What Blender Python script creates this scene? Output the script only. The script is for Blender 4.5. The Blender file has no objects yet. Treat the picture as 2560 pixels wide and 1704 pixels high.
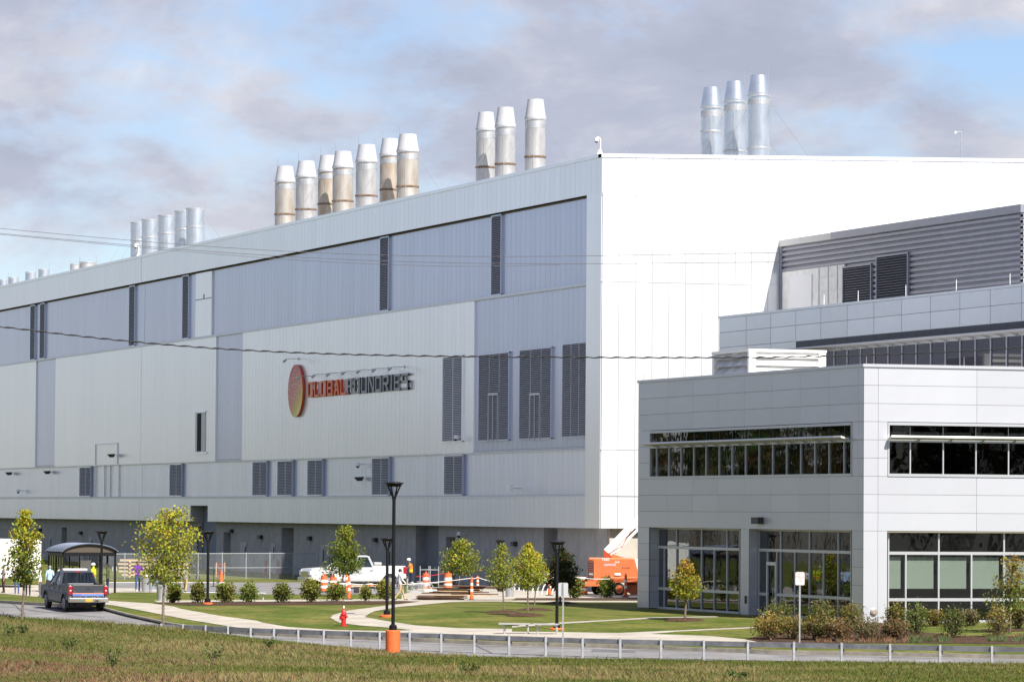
import bpy, bmesh, math, random
from mathutils import Vector, Matrix
rad = math.radians
rnd = random.Random(7)
SC = bpy.context.scene
COL = SC.collection

# ------------------------------------------------------------------ camera
F, H = 10745.7, 4.68                      # focal length in pixels of a 2560 px wide picture, eye height
YAW, PIT, ROL = rad(19.0529), rad(2.2613), rad(0.39212)
_fw = Vector((math.sin(YAW) * math.cos(PIT), math.cos(YAW) * math.cos(PIT), math.sin(PIT)))
_rt = Vector((math.cos(YAW), -math.sin(YAW), 0.0))
_up = _rt.cross(_fw)
RT = _rt * math.cos(ROL) + _up * math.sin(ROL)
UP = -_rt * math.sin(ROL) + _up * math.cos(ROL)
EYE = Vector((0, 0, H))
cam = bpy.data.cameras.new('camera')
cam.sensor_fit = 'HORIZONTAL'; cam.sensor_width = 36.0; cam.lens = F / 2560 * 36.0
cam.clip_start = 1.0; cam.clip_end = 6000
camo = bpy.data.objects.new('camera', cam); COL.objects.link(camo)
camo.matrix_world = Matrix(((RT.x, UP.x, -_fw.x, 0), (RT.y, UP.y, -_fw.y, 0), (RT.z, UP.z, -_fw.z, H), (0, 0, 0, 1)))
SC.camera = camo
SC.cycles.use_denoising = True
SC.cycles.max_bounces = 8
SC.cycles.transparent_max_bounces = 12

# ------------------------------------------------------------------ light
SUN_EL = rad(45)
SUN_DIR = Vector((0.235, -0.972, 0)).normalized() * math.cos(SUN_EL) + Vector((0, 0, math.sin(SUN_EL)))   # towards the sun
SUN_STRENGTH, SKY_STRENGTH, EXPOSURE = 4.0, 0.08, 1.12
sun = bpy.data.lights.new('sun', 'SUN'); sun.energy = SUN_STRENGTH; sun.angle = rad(0.53); sun.color = (1.0, 0.95, 0.87)
suno = bpy.data.objects.new('sun', sun); COL.objects.link(suno)
suno.rotation_euler = SUN_DIR.to_track_quat('Z', 'Y').to_euler(); suno.location = (60, -100, 120)

world = bpy.data.worlds.new('World'); SC.world = world; world.use_nodes = True
wn, wk = world.node_tree.nodes, world.node_tree.links
wn.clear()
def wnode(t, **kw):
    n = wn.new(t)
    for k, v in kw.items(): setattr(n, k, v)
    return n
sky = wnode('ShaderNodeTexSky', sky_type='NISHITA', sun_disc=False, sun_elevation=SUN_EL,
            sun_rotation=math.atan2(SUN_DIR.x, SUN_DIR.y), altitude=100, air_density=1.0, dust_density=0.25, ozone_density=3.2)
tc = wnode('ShaderNodeTexCoord')
mp = wnode('ShaderNodeMapping'); mp.inputs['Scale'].default_value = (1, 1, 1.9); mp.inputs['Location'].default_value = (14.14, 11.1, 13.83)
wk.new(tc.outputs['Generated'], mp.inputs['Vector'])
def wnoise(scale, detail, rough, dist=0.0):
    n = wnode('ShaderNodeTexNoise'); n.inputs['Scale'].default_value = scale; n.inputs['Detail'].default_value = detail
    n.inputs['Roughness'].default_value = rough; n.inputs['Distortion'].default_value = dist
    wk.new(mp.outputs['Vector'], n.inputs['Vector']); return n
def wramp(src, stops):
    r = wnode('ShaderNodeValToRGB'); e = r.color_ramp.elements
    while len(e) < len(stops): e.new(0.5)
    for i, (p, c) in enumerate(stops):
        e[i].position = p; e[i].color = c if len(c) == 4 else (*c, 1)
    wk.new(src, r.inputs['Fac']); return r
n1 = wnoise(8.5, 11, 0.57, 0.2)
cover = wramp(n1.outputs['Fac'], [(0.445, (0, 0, 0)), (0.545, (1, 1, 1))])
n2 = wnoise(13, 10, 0.62, 0.3)
thick = wnode('ShaderNodeMath', operation='MULTIPLY_ADD'); thick.inputs[1].default_value = -0.85; thick.inputs[2].default_value = 0.47   # thick cloud has darker bases
wk.new(n1.outputs['Fac'], thick.inputs[0])
cden = wnode('ShaderNodeMath', operation='ADD'); wk.new(n2.outputs['Fac'], cden.inputs[0]); wk.new(thick.outputs[0], cden.inputs[1])
shade = wramp(cden.outputs[0], [(0.33, (2.6, 2.7, 3.35)), (0.46, (3.0, 3.1, 3.75)), (0.60, (4.0, 3.95, 4.3)), (0.70, (4.9, 4.75, 4.85))])
cmul = wnode('ShaderNodeMath', operation='MULTIPLY'); cmul.inputs[1].default_value = 0.92
wk.new(cover.outputs['Color'], cmul.inputs[0])
cmix = wnode('ShaderNodeMix', data_type='RGBA')
stint = wnode('ShaderNodeMix', data_type='RGBA', blend_type='MULTIPLY'); stint.inputs['Factor'].default_value = 1.0; stint.inputs['B'].default_value = (.66, .66, .76, 1)
wk.new(sky.outputs['Color'], stint.inputs['A'])
wk.new(cmul.outputs[0], cmix.inputs['Factor']); wk.new(stint.outputs['Result'], cmix.inputs['A']); wk.new(shade.outputs['Color'], cmix.inputs['B'])
bg = wnode('ShaderNodeBackground'); bg.inputs['Strength'].default_value = SKY_STRENGTH
wk.new(cmix.outputs['Result'], bg.inputs['Color'])
wo = wnode('ShaderNodeOutputWorld'); wk.new(bg.outputs[0], wo.inputs['Surface'])
vs = SC.view_settings
vs.view_transform = 'Standard'; vs.look = 'None'; vs.gamma = 1.0; vs.use_curve_mapping = False; vs.exposure = EXPOSURE

# ------------------------------------------------------------------ finding places: sight lines met with walls and ground
def ray(px, py): return RT * ((px - 1280) / F) - UP * ((py - 852) / F) + _fw
def atX(px, py, X): v = ray(px, py); return EYE + v * (X / v.x)
def atY(px, py, Y): v = ray(px, py); return EYE + v * (Y / v.y)
def atZ(px, py, Z): v = ray(px, py); return EYE + v * ((Z - H) / v.z)
def ts(x, y): return x * math.sin(YAW) + y * math.cos(YAW), x * math.cos(YAW) - y * math.sin(YAW)
def g(x, y):                                # ground: level by the buildings, falling gently towards the road
    t, s = ts(x, y)
    return min(0.0, max(-1.6, 0.033 * (t - 195 + 0.63 * s)))
def gp(px, py, h=0.0):
    v = ray(px, py); lo, hi = 60.0, 700.0
    for _ in range(50):
        m = (lo + hi) / 2; p = EYE + v * m
        if p.z > g(p.x, p.y) + h: lo = m
        else: hi = m
    return EYE + v * lo
def ppm(p): return F / (p - EYE).dot(_fw)    # pixels per metre at a place
def atT(px, py, t): return EYE + ray(px, py) * t

# ------------------------------------------------------------------ materials
MATS = {}
def mat(name, col, rough=0.6, metal=0.0, var=0.0, vscale=3.0, bump=0.0, bscale=30.0, spec=0.5, col2=None, mask=None, coord='Object', vs3=None):
    if name in MATS: return MATS[name]
    m = bpy.data.materials.new(name); m.use_nodes = True
    nt = m.node_tree; N, L = nt.nodes, nt.links
    b = N['Principled BSDF']
    b.inputs['Base Color'].default_value = (*col, 1); b.inputs['Roughness'].default_value = rough
    b.inputs['Metallic'].default_value = metal; b.inputs['Specular IOR Level'].default_value = spec
    if var or bump or col2:
        t = N.new('ShaderNodeTexCoord'); src = t.outputs[coord]
        if vs3:
            mm = N.new('ShaderNodeMapping'); mm.inputs['Scale'].default_value = vs3; L.new(src, mm.inputs['Vector']); src = mm.outputs['Vector']
    if var or col2:
        n = N.new('ShaderNodeTexNoise'); n.inputs['Scale'].default_value = vscale; n.inputs['Detail'].default_value = 6; n.inputs['Roughness'].default_value = 0.6
        L.new(src, n.inputs['Vector'])
        r = N.new('ShaderNodeValToRGB'); e = r.color_ramp.elements
        lo, hi = (mask or (0.35, 0.65)); e[0].position = lo; e[1].position = hi
        c2 = col2 or tuple(min(1, c * (1 + var)) for c in col)
        c1 = tuple(max(0, c * (1 - var)) for c in col)
        e[0].color = (*c1, 1); e[1].color = (*c2, 1)
        L.new(n.outputs['Fac'], r.inputs['Fac']); L.new(r.outputs['Color'], b.inputs['Base Color'])
    if bump:
        n = N.new('ShaderNodeTexNoise'); n.inputs['Scale'].default_value = bscale; n.inputs['Detail'].default_value = 4
        L.new(src, n.inputs['Vector'])
        bp = N.new('ShaderNodeBump'); bp.inputs['Strength'].default_value = bump; bp.inputs['Distance'].default_value = 0.05
        L.new(n.outputs['Fac'], bp.inputs['Height']); L.new(bp.outputs['Normal'], b.inputs['Normal'])
    MATS[name] = m
    return m
def glass(name, tint, refl=1.0):
    if name in MATS: return MATS[name]
    m = bpy.data.materials.new(name); m.use_nodes = True; N, L = m.node_tree.nodes, m.node_tree.links; N.clear()
    tr = N.new('ShaderNodeBsdfTransparent'); tr.inputs['Color'].default_value = (*tint, 1)
    gl = N.new('ShaderNodeBsdfGlossy'); gl.inputs['Roughness'].default_value = 0.015; gl.inputs['Color'].default_value = (.85 * refl, .9 * refl, .95 * refl, 1)
    t = N.new('ShaderNodeTexCoord'); n = N.new('ShaderNodeTexNoise'); n.inputs['Scale'].default_value = 0.9; n.inputs['Detail'].default_value = 2
    L.new(t.outputs['Object'], n.inputs['Vector'])
    bp = N.new('ShaderNodeBump'); bp.inputs['Strength'].default_value = 0.05; bp.inputs['Distance'].default_value = 0.05
    L.new(n.outputs['Fac'], bp.inputs['Height']); L.new(bp.outputs['Normal'], gl.inputs['Normal'])
    lw = N.new('ShaderNodeLayerWeight'); lw.inputs['Blend'].default_value = .5          # Schlick reflectance, alike from both sides
    pw_ = N.new('ShaderNodeMath'); pw_.operation = 'POWER'; pw_.inputs[1].default_value = 4.2; L.new(lw.outputs['Facing'], pw_.inputs[0])
    fr = N.new('ShaderNodeMath'); fr.operation = 'MULTIPLY_ADD'; fr.inputs[1].default_value = .9; fr.inputs[2].default_value = .06; L.new(pw_.outputs[0], fr.inputs[0])
    mx = N.new('ShaderNodeMixShader'); L.new(fr.outputs[0], mx.inputs[0]); L.new(tr.outputs[0], mx.inputs[1]); L.new(gl.outputs[0], mx.inputs[2])
    o = N.new('ShaderNodeOutputMaterial'); L.new(mx.outputs[0], o.inputs['Surface']); MATS[name] = m
    return m
def leafmat(name, rough=0.55, trans=0.3):
    if name in MATS: return MATS[name]
    m = bpy.data.materials.new(name); m.use_nodes = True; N, L = m.node_tree.nodes, m.node_tree.links; N.clear()
    a = N.new('ShaderNodeAttribute'); a.attribute_name = 'tone'
    d = N.new('ShaderNodeBsdfPrincipled'); d.inputs['Roughness'].default_value = rough; d.inputs['Specular IOR Level'].default_value = 0.3
    tl = N.new('ShaderNodeBsdfTranslucent')
    L.new(a.outputs['Color'], d.inputs['Base Color']); L.new(a.outputs['Color'], tl.inputs['Color'])
    mx = N.new('ShaderNodeMixShader'); mx.inputs[0].default_value = trans
    L.new(d.outputs[0], mx.inputs[1]); L.new(tl.outputs[0], mx.inputs[2])
    o = N.new('ShaderNodeOutputMaterial'); L.new(mx.outputs[0], o.inputs['Surface']); MATS[name] = m
    return m

# ------------------------------------------------------------------ objects
def tag(o, label=None, cat=None, group=None, kind=None):
    if label: o['label'] = label
    if cat: o['category'] = cat
    if group: o['group'] = group
    if kind: o['kind'] = kind
    return o
def empty(name, loc=(0, 0, 0)):
    o = bpy.data.objects.new(name, None); COL.objects.link(o); o.location = loc; o.empty_display_size = 0.3
    return o
def link(name, me, parent=None, loc=None):
    o = bpy.data.objects.new(name, me); COL.objects.link(o)
    if parent is not None: o.parent = parent
    if loc is not None: o.location = loc
    return o
def rebase(root, base):                    # children were made in world coordinates round an Empty at the origin
    base = Vector(base)
    for c in root.children: c.location -= base
    root.location = base
    return root
def copy_tree(o, parent=None):
    c = o.copy(); COL.objects.link(c); c.parent = parent
    for ch in o.children: copy_tree(ch, c)
    return c

class MB:
    def __init__(s): s.v, s.f, s.m = [], [], []
    def add(s, vs, fs, mi=0):
        k = len(s.v); s.v += [tuple(v) for v in vs]; s.f += [tuple(i + k for i in f) for f in fs]; s.m += [mi] * len(fs); return s
    def box(s, a, b, mi=0):
        x0, y0, z0 = a; x1, y1, z1 = b
        return s.add([(x0, y0, z0), (x1, y0, z0), (x1, y1, z0), (x0, y1, z0), (x0, y0, z1), (x1, y0, z1), (x1, y1, z1), (x0, y1, z1)],
                     [(3, 2, 1, 0), (4, 5, 6, 7), (0, 1, 5, 4), (1, 2, 6, 5), (2, 3, 7, 6), (3, 0, 4, 7)], mi)
    def bar(s, p, q, w, h, mi=0, up=(0, 0, 1)):
        p, q = Vector(p), Vector(q); d = (q - p).normalized(); u = Vector(up)
        r = d.cross(u)
        if r.length < 1e-4: r = d.cross(Vector((1, 0, 0)))
        r.normalize(); u = r.cross(d)
        c = [(-1, -1), (1, -1), (1, 1), (-1, 1)]
        vs = [e + r * (a * w / 2) + u * (b * h / 2) for e in (p, q) for a, b in c]
        return s.add(vs, [(3, 2, 1, 0), (4, 5, 6, 7), (0, 1, 5, 4), (1, 2, 6, 5), (2, 3, 7, 6), (3, 0, 4, 7)], mi)
    def tube(s, pts, r, n=8, mi=0, cap=True):
        pts = [Vector(p) for p in pts]; rs = r if isinstance(r, (list, tuple)) else [r] * len(pts)
        vs, fs = [], []; ref = None
        for i, p in enumerate(pts):
            d = (pts[min(i + 1, len(pts) - 1)] - pts[max(i - 1, 0)]).normalized()
            if ref is None: ref = d.orthogonal().normalized()
            a = (ref - d * ref.dot(d)).normalized(); ref = a; b = d.cross(a)
            for k in range(n):
                t = 2 * math.pi * k / n; vs.append(p + (a * math.cos(t) + b * math.sin(t)) * rs[i])
        for i in range(len(pts) - 1):
            for k in range(n):
                fs.append((i * n + k, i * n + (k + 1) % n, (i + 1) * n + (k + 1) % n, (i + 1) * n + k))
        if cap: fs += [tuple(range(n - 1, -1, -1)), tuple((len(pts) - 1) * n + k for k in range(n))]
        return s.add(vs, fs, mi)
    def cyl(s, p, q, r, r2=None, n=14, mi=0): return s.tube([p, q], [r, r if r2 is None else r2], n, mi)
    def lathe(s, prof, n=20, c=(0, 0, 0), mi=0):
        vs, fs = [], []
        for r, z in prof:
            for k in range(n):
                t = 2 * math.pi * k / n; vs.append((c[0] + r * math.cos(t), c[1] + r * math.sin(t), c[2] + z))
        for i in range(len(prof) - 1):
            for k in range(n): fs.append((i * n + k, i * n + (k + 1) % n, (i + 1) * n + (k + 1) % n, (i + 1) * n + k))
        fs += [tuple(range(n - 1, -1, -1)), tuple((len(prof) - 1) * n + k for k in range(n))]
        return s.add(vs, fs, mi)
    def prism(s, poly, y0, y1, ax='xz', mi=0):      # outline in a plane, pushed along the third axis
        def P(a, b, c): return {'xz': (a, c, b), 'yz': (c, a, b), 'xy': (a, b, c)}[ax]
        n = len(poly)
        vs = [P(a, b, y0) for a, b in poly] + [P(a, b, y1) for a, b in poly]
        fs = [tuple(range(n)), tuple(range(2 * n - 1, n - 1, -1))] + [(i, i + n, (i + 1) % n + n, (i + 1) % n) for i in range(n)]
        return s.add(vs, fs, mi)
    def ball(s, c, r, nu=12, nv=8, mi=0):
        r = r if isinstance(r, (list, tuple)) else (r, r, r)
        vs, fs = [(c[0], c[1], c[2] - r[2])], []
        for i in range(1, nv):
            a = math.pi * i / nv - math.pi / 2
            for k in range(nu):
                t = 2 * math.pi * k / nu
                vs.append((c[0] + r[0] * math.cos(a) * math.cos(t), c[1] + r[1] * math.cos(a) * math.sin(t), c[2] + r[2] * math.sin(a)))
        vs.append((c[0], c[1], c[2] + r[2])); L = len(vs) - 1
        for k in range(nu):
            fs.append((0, 1 + (k + 1) % nu, 1 + k)); fs.append((L, L - nu + k, L - nu + (k + 1) % nu))
        for i in range(nv - 2):
            for k in range(nu):
                a, b = 1 + i * nu + k, 1 + i * nu + (k + 1) % nu
                fs.append((a, b, b + nu, a + nu))
        return s.add(vs, fs, mi)
    def mesh(s, name, mats, smooth=False):
        me = bpy.data.meshes.new(name); me.from_pydata(s.v, [], s.f)
        for m in (mats if isinstance(mats, (list, tuple)) else [mats]): me.materials.append(m)
        me.polygons.foreach_set('material_index', s.m)
        bm = bmesh.new(); bm.from_mesh(me); bmesh.ops.recalc_face_normals(bm, faces=bm.faces); bm.to_mesh(me); bm.free()
        if smooth: smooth_angle(me, smooth if not isinstance(smooth, bool) else 40)
        return me
    def build(s, name, mats, parent=None, smooth=False, bevel=0.0, loc=None):
        o = link(name, s.mesh(name, mats, smooth), parent, loc)
        if bevel:
            b = o.modifiers.new('bevel', 'BEVEL'); b.width = bevel; b.segments = 2; b.limit_method = 'ANGLE'; b.angle_limit = rad(35)
        return o
def smooth_angle(me, deg):
    bm = bmesh.new(); bm.from_mesh(me); c = math.radians(deg)
    for f in bm.faces: f.smooth = True
    for e in bm.edges: e.smooth = len(e.link_faces) == 2 and e.calc_face_angle(0) < c
    bm.to_mesh(me); bm.free()
PIECES = {}
def piece(name, parent, lo, hi, m):          # a box piece; alike pieces share their mesh
    d = tuple(round(hi[i] - lo[i], 3) for i in range(3)); k = (name, d, m.name)
    if k not in PIECES: PIECES[k] = MB().box((0, 0, 0), d).mesh(name, m)
    return link(name, PIECES[k], parent, Vector(lo))
def font_mesh(text, size, depth, mname, m):
    cu = bpy.data.curves.new('lettering', 'FONT'); cu.body = text; cu.size = size; cu.extrude = depth; cu.align_x = 'CENTER'; cu.align_y = 'CENTER'; cu.resolution_u = 3
    o = bpy.data.objects.new('lettering', cu); COL.objects.link(o)
    me = bpy.data.meshes.new_from_object(o.evaluated_get(bpy.context.evaluated_depsgraph_get()))
    bpy.data.objects.remove(o); bpy.data.curves.remove(cu)
    me.name = mname; me.materials.clear(); me.materials.append(m)
    return me

# ================================================================== GROUND
GR = lambda n, a, b, **k: mat(n, a, 0.9, col2=b, spec=0.2, **k)
M_LAWN = mat('lawn grass', (.082, .112, .018), 0.95, col2=(.185, .165, .048), vscale=0.45, bump=1.0, bscale=26, spec=0.1, mask=(.40, .68), vs3=(1, .4, 1))
def fine_grain(m, scale, lo, hi, vec=None):             # blade-scale light and dark over a material's colour
    N, L = m.node_tree.nodes, m.node_tree.links; b = N['Principled BSDF']; src = b.inputs['Base Color'].links[0].from_socket
    t = N.new('ShaderNodeTexCoord'); n = N.new('ShaderNodeTexNoise'); n.inputs['Scale'].default_value = scale; n.inputs['Detail'].default_value = 5; n.inputs['Roughness'].default_value = .75
    src_v = t.outputs['Object']
    if vec:
        mm = N.new('ShaderNodeMapping'); mm.inputs['Scale'].default_value = vec; mm.inputs['Rotation'].default_value = (0, 0, YAW); L.new(src_v, mm.inputs['Vector']); src_v = mm.outputs['Vector']
    L.new(src_v, n.inputs['Vector']); r = N.new('ShaderNodeMapRange'); r.inputs['From Min'].default_value = .3; r.inputs['From Max'].default_value = .7; r.inputs['To Min'].default_value = lo; r.inputs['To Max'].default_value = hi
    L.new(n.outputs['Fac'], r.inputs['Value']); x = N.new('ShaderNodeMix'); x.data_type = 'RGBA'; x.blend_type = 'MULTIPLY'; x.inputs['Factor'].default_value = 1
    L.new(src, x.inputs['A']); L.new(r.outputs['Result'], x.inputs['B']); L.new(x.outputs['Result'], b.inputs['Base Color'])
fine_grain(M_LAWN, 3.5, .60, 1.38); fine_grain(M_LAWN, 1.0, .72, 1.25, (.08, .9, 1))
M_FIELD = mat('field soil and grass', (.078, .076, .020), 0.95, col2=(.15, .12, .05), vscale=0.22, bump=1.0, bscale=9, spec=0.1)
M_ASPH = mat('asphalt', (.205, .198, .196), 0.9, var=.2, vscale=.5, bump=.25, bscale=60, spec=.25)
M_CONC = mat('pavement concrete', (.40, .36, .305), 0.85, var=.16, vscale=.7, bump=.15, bscale=40, spec=.25)
M_KERB = mat('kerb concrete', (.25, .225, .185), 0.85, var=.2, vscale=2, bump=.2, bscale=30, spec=.25)
M_MULCH = mat('bark mulch', (.075, .045, .03), 0.95, var=.45, vscale=9, bump=1, bscale=16, spec=.1)
M_PAINT = mat('white road paint', (.7, .7, .68), 0.7, var=.1, vscale=6)
M_SOIL = mat('ground', (.15, .145, .12), 0.95, var=.3, vscale=.3, spec=.1)

def sheet(name, pts, m, lift, kind='structure', parent=None):
    """a flat-lying outline draped on the ground"""
    me = bpy.data.meshes.new(name); bm = bmesh.new()
    f = bm.faces.new([bm.verts.new((p[0], p[1], 0)) for p in pts])
    bmesh.ops.triangulate(bm, faces=[f])
    fx, fy = math.sin(YAW) + .63 * math.cos(YAW), math.cos(YAW) - .63 * math.sin(YAW)   # t + .63 s = fx x + fy y
    for c in (195, 195 - 1.6 / .033):
        nrm = Vector((fx, fy, 0)); co = nrm * (c / nrm.length_squared)
        bmesh.ops.bisect_plane(bm, geom=bm.verts[:] + bm.edges[:] + bm.faces[:], plane_co=co, plane_no=nrm)
    for v in bm.verts: v.co.z = g(v.co.x, v.co.y) + lift
    bmesh.ops.recalc_face_normals(bm, faces=bm.faces)
    if sum(f.normal.z * f.calc_area() for f in bm.faces) < 0: bmesh.ops.reverse_faces(bm, faces=bm.faces)
    bm.to_mesh(me); bm.free(); me.materials.append(m)
    o = link(name, me, parent)
    if parent is None: o['kind'] = kind
    return o
def P(*pts): return [gp(*p) for p in pts]
def outline(*pts): return [tuple(gp(*p).xy) for p in pts]

# the wide ground that reaches the horizon
mb = MB(); R2 = 3200
mb.add([(-R2, -R2, -1.9), (R2, -R2, -1.9), (R2, R2, -1.9), (-R2, R2, -1.9)], [(0, 1, 2, 3)])
tag(mb.build('ground', M_SOIL), kind='structure')

KERB = [(-420, 1484), (-180, 1494), (0, 1500), (78, 1505), (160, 1509), (260, 1518), (321, 1534), (418, 1555), (482, 1565), (560, 1573), (640, 1579), (800, 1586), (961, 1592), (1280, 1605),
        (1537, 1611), (1920, 1624), (2113, 1628), (2560, 1637), (2800, 1642), (3200, 1650)]
kw = [gp(*p) for p in KERB]
kx = [tuple(p.xy) for p in kw]
road_near = [tuple(atT(x, 1700, t).xy) for x, t in ((3300, 132), (2560, 140), (1600, 145), (900, 150), (200, 155), (-500, 160))]
sheet('road', [(kx[0][0] - 2, kx[0][1] + 3)] + [(a, b + 1.2) for a, b in kx] + road_near, M_ASPH, -0.13)
sheet('lawn', kx + [(150, 150), (240, 300), (240, 760), (-10, 760), (-10, 330)], M_LAWN, 0.0)
# kerb stones: a strip with a face and a top, set proud of the lawn
mb = MB()
for i in range(len(kw) - 1):
    a, b = kw[i], kw[i + 1]; d = Vector((b.x - a.x, b.y - a.y, 0)); n = Vector((-d.y, d.x, 0)).normalized()
    if n.y < 0: n = -n
    seg = max(1, int(d.length / 3.0))
    for k in range(seg):
        p = a.lerp(b, k / seg); q = a.lerp(b, (k + 1) / seg - .012 / max(d.length, .1))
        vs = []
        for e in (p, q):
            z = g(e.x, e.y)
            for off, dz in ((-.10, -.16), (-.09, .018), (.07, .02), (.09, -.05)):
                w = e + n * off; vs.append((w.x, w.y, z + dz))
        mb.add(vs, [(0, 1, 5, 4), (1, 2, 6, 5), (2, 3, 7, 6), (3, 2, 1, 0), (4, 5, 6, 7)])
tag(mb.build('kerb', M_KERB), kind='structure')

sheet('plaza_pavement', outline((-300, 1459), (130, 1462), (285, 1469), (420, 1472), (420, 1480), (285, 1480), (232, 1491), (120, 1493), (0, 1483), (-300, 1477)), M_CONC, 0.010)
sheet('access_road', outline((262, 1455), (620, 1455), (1010, 1454), (1010, 1484), (640, 1485), (420, 1477), (262, 1470)), M_ASPH, 0.004)
sheet('construction_pavement', outline((1004, 1486), (1060, 1468), (1300, 1462), (1600, 1470), (1600, 1493), (1300, 1496), (1180, 1502.5), (1004, 1500)), M_CONC, 0.008)
sheet('back_footpath', outline((384, 1500.5), (1004, 1496.5), (1060, 1499), (1050, 1503), (1000, 1501.3), (700, 1503), (396, 1505.5)), M_CONC, 0.012)
sheet('curved_footpath', outline((1280, 1500), (1060, 1499.5), (1046, 1504), (945, 1516), (866, 1527), (832, 1537), (826, 1544), (848, 1556), (900, 1563), (980, 1569), (1036, 1575.5), (1130, 1578), (1280, 1579),
      (1280, 1571.5), (1150, 1570), (1040, 1563), (960, 1551), (911, 1542), (925, 1532.5), (994, 1517), (1122, 1505), (1180, 1503), (1280, 1503.5)), M_CONC, 0.016)
sheet('roadside_footpath', outline((262, 1500), (300, 1503.5), (379, 1508), (450, 1521), (547, 1539), (640, 1551), (660, 1557), (720, 1567), (833, 1574.5), (961, 1577), (1036, 1575.2), (1280, 1578.5), (1410, 1580), (1600, 1583), (1780, 1590), (1862, 1598),
      (1900, 1606), (1900, 1618), (1600, 1609), (1280, 1602), (961, 1589), (800, 1583), (640, 1574), (563, 1564), (466, 1548), (354, 1526), (262, 1511)), M_CONC, 0.020)
sheet('lawn_footpath', outline((1280, 1563.5), (1400, 1555), (1550, 1547.4), (1794, 1539.8), (1794, 1542), (1550, 1550), (1400, 1558.6), (1280, 1568)), M_CONC, 0.010)
sheet('lawn_footpath', outline((1520, 1582.6), (1700, 1574.8), (1890, 1566.4), (1890, 1569), (1700, 1577.6), (1620, 1584)), M_CONC, 0.010)
sheet('wall_footpath', outline((1280, 1500), (1598, 1501), (1598, 1504.6), (1280, 1503.4)), M_CONC, 0.006)
sheet('mulch_bed', outline((379, 1507), (520, 1504), (700, 1503.2), (1000, 1501.5), (1046, 1504.5), (1046, 1506), (950, 1510), (640, 1512.5), (480, 1513)), M_MULCH, 0.014)
sheet('mulch_bed', outline((1290, 1494.5), (1598, 1493.5), (1598, 1500.3), (1280, 1499.3)), M_MULCH, 0.014)
sheet('mulch_bed', outline((1855, 1600), (1905, 1586), (2000, 1574), (2120, 1560), (2200, 1556), (2290, 1578), (2400, 1589), (2700, 1590), (2700, 1611), (2300, 1607), (2050, 1607), (1920, 1606)), M_MULCH, 0.014)
sheet('mulch_bed', outline((2450, 1572), (2600, 1570), (2600, 1577), (2470, 1578)), M_MULCH, 0.010)
for a, b, y in ((262, 540, 1455.5), (430, 545, 1480.6)):
    sheet('painted_line', outline((a, y - .7), (b, y - .7), (b, y + .8), (a, y + .8)), M_PAINT, 0.016)

# sealed cracks and a patch on the carriageway
M_TAR = mat('bitumen seal', (.05, .05, .052), .7, var=.2, vscale=4); M_PATCH = mat('patched asphalt', (.12, .118, .12), .9, var=.15, vscale=2)
def strip_px(name, pts, w, m, lift=-.124):
    q = [gp(a, b, -.13) for a, b in pts]; l_, r_ = [], []
    for i, p in enumerate(q):
        d = q[min(i + 1, len(q) - 1)] - q[max(i - 1, 0)]; n = Vector((-d.y, d.x, 0)).normalized() * (w * rnd.uniform(.6, 1.3))
        l_.append(tuple((p + n).xy)); r_.append(tuple((p - n).xy))
    sheet(name, l_ + r_[::-1], m, lift)
strip_px('tar_seam', [(-40, 1514), (40, 1518), (95, 1527), (170, 1534), (260, 1543)], .05, M_TAR); strip_px('tar_seam', [(30, 1508), (44, 1519), (62, 1533)], .04, M_TAR)
strip_px('tar_seam', [(700, 1596), (860, 1601), (1010, 1606), (1190, 1613), (1420, 1620), (1650, 1626)], .045, M_TAR); strip_px('tar_seam', [(1180, 1606), (1200, 1618), (1230, 1632)], .035, M_TAR)
strip_px('tar_seam', [(1760, 1622), (1900, 1634), (2100, 1640), (2400, 1646)], .04, M_TAR)
sheet('road_patch', outline((1480, 1622, -.13), (1585, 1624.5, -.13), (1590, 1631, -.13), (1478, 1628, -.13)), M_PATCH, -.122)
# the rough bank between the road and the camera
BANK = [(-500, 1512, 170), (-200, 1527, 172), (0, 1540, 173), (100, 1546, 174), (200, 1552, 175), (350, 1565, 175), (500, 1578, 174), (640, 1595, 171), (800, 1612, 168.5), (960, 1629, 166), (1120, 1640, 164), (1280, 1644, 162), (1600, 1649, 159),
        (1920, 1655, 157), (2240, 1657, 156), (2560, 1662, 155.5), (3000, 1668, 155), (3400, 1674, 155)]
def lerp_bank(x):
    for (a, ya, ta), (b, yb, tb) in zip(BANK, BANK[1:]):
        if a <= x <= b:
            k = (x - a) / (b - a); return ya + (yb - ya) * k, ta + (tb - ta) * k
    return BANK[-1][1:] if x > 0 else BANK[0][1:]
brows, bcols = [], [(-500 + 65 * i) for i in range(61)]
bank_pts = []
for x in bcols:
    y0, t0 = lerp_bank(min(max(x, -499), 3399)); c = atT(x, y0, t0); col = []
    r = atT(x, y0, t0 + 6); col.append((r.x, r.y, g(r.x, r.y) - .35))
    r = atT(x, y0, t0 + 2.2); col.append((r.x, r.y, min(c.z - .12, g(r.x, r.y) + .1)))
    col.append(tuple(c))
    zb = atT(x, 1712, 118).z
    for k in (.12, .3, .5, .75, 1.0):
        t = t0 + (118 - t0) * k; r = atT(x, 852, t); w = k * k * (3 - 2 * k)
        lin = atT(x, y0 + (1712 - y0) * (k ** 1.0), t).z
        col.append((r.x, r.y, lin + .10 * math.sin(r.x * .5 + r.y * .21) * math.sin(math.pi * k)))
    for t in (95, 60, 20, -40): r = EYE + _fw * t + _rt * ((x - 1280) / F * max(t, 118) * (1 + (118 - min(t, 118)) * .02)); col.append((r.x, r.y, zb * max(0, (t - 20) / 98) - .1))
    bank_pts.append(col)
mb = MB(); nr = len(bank_pts[0])
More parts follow.
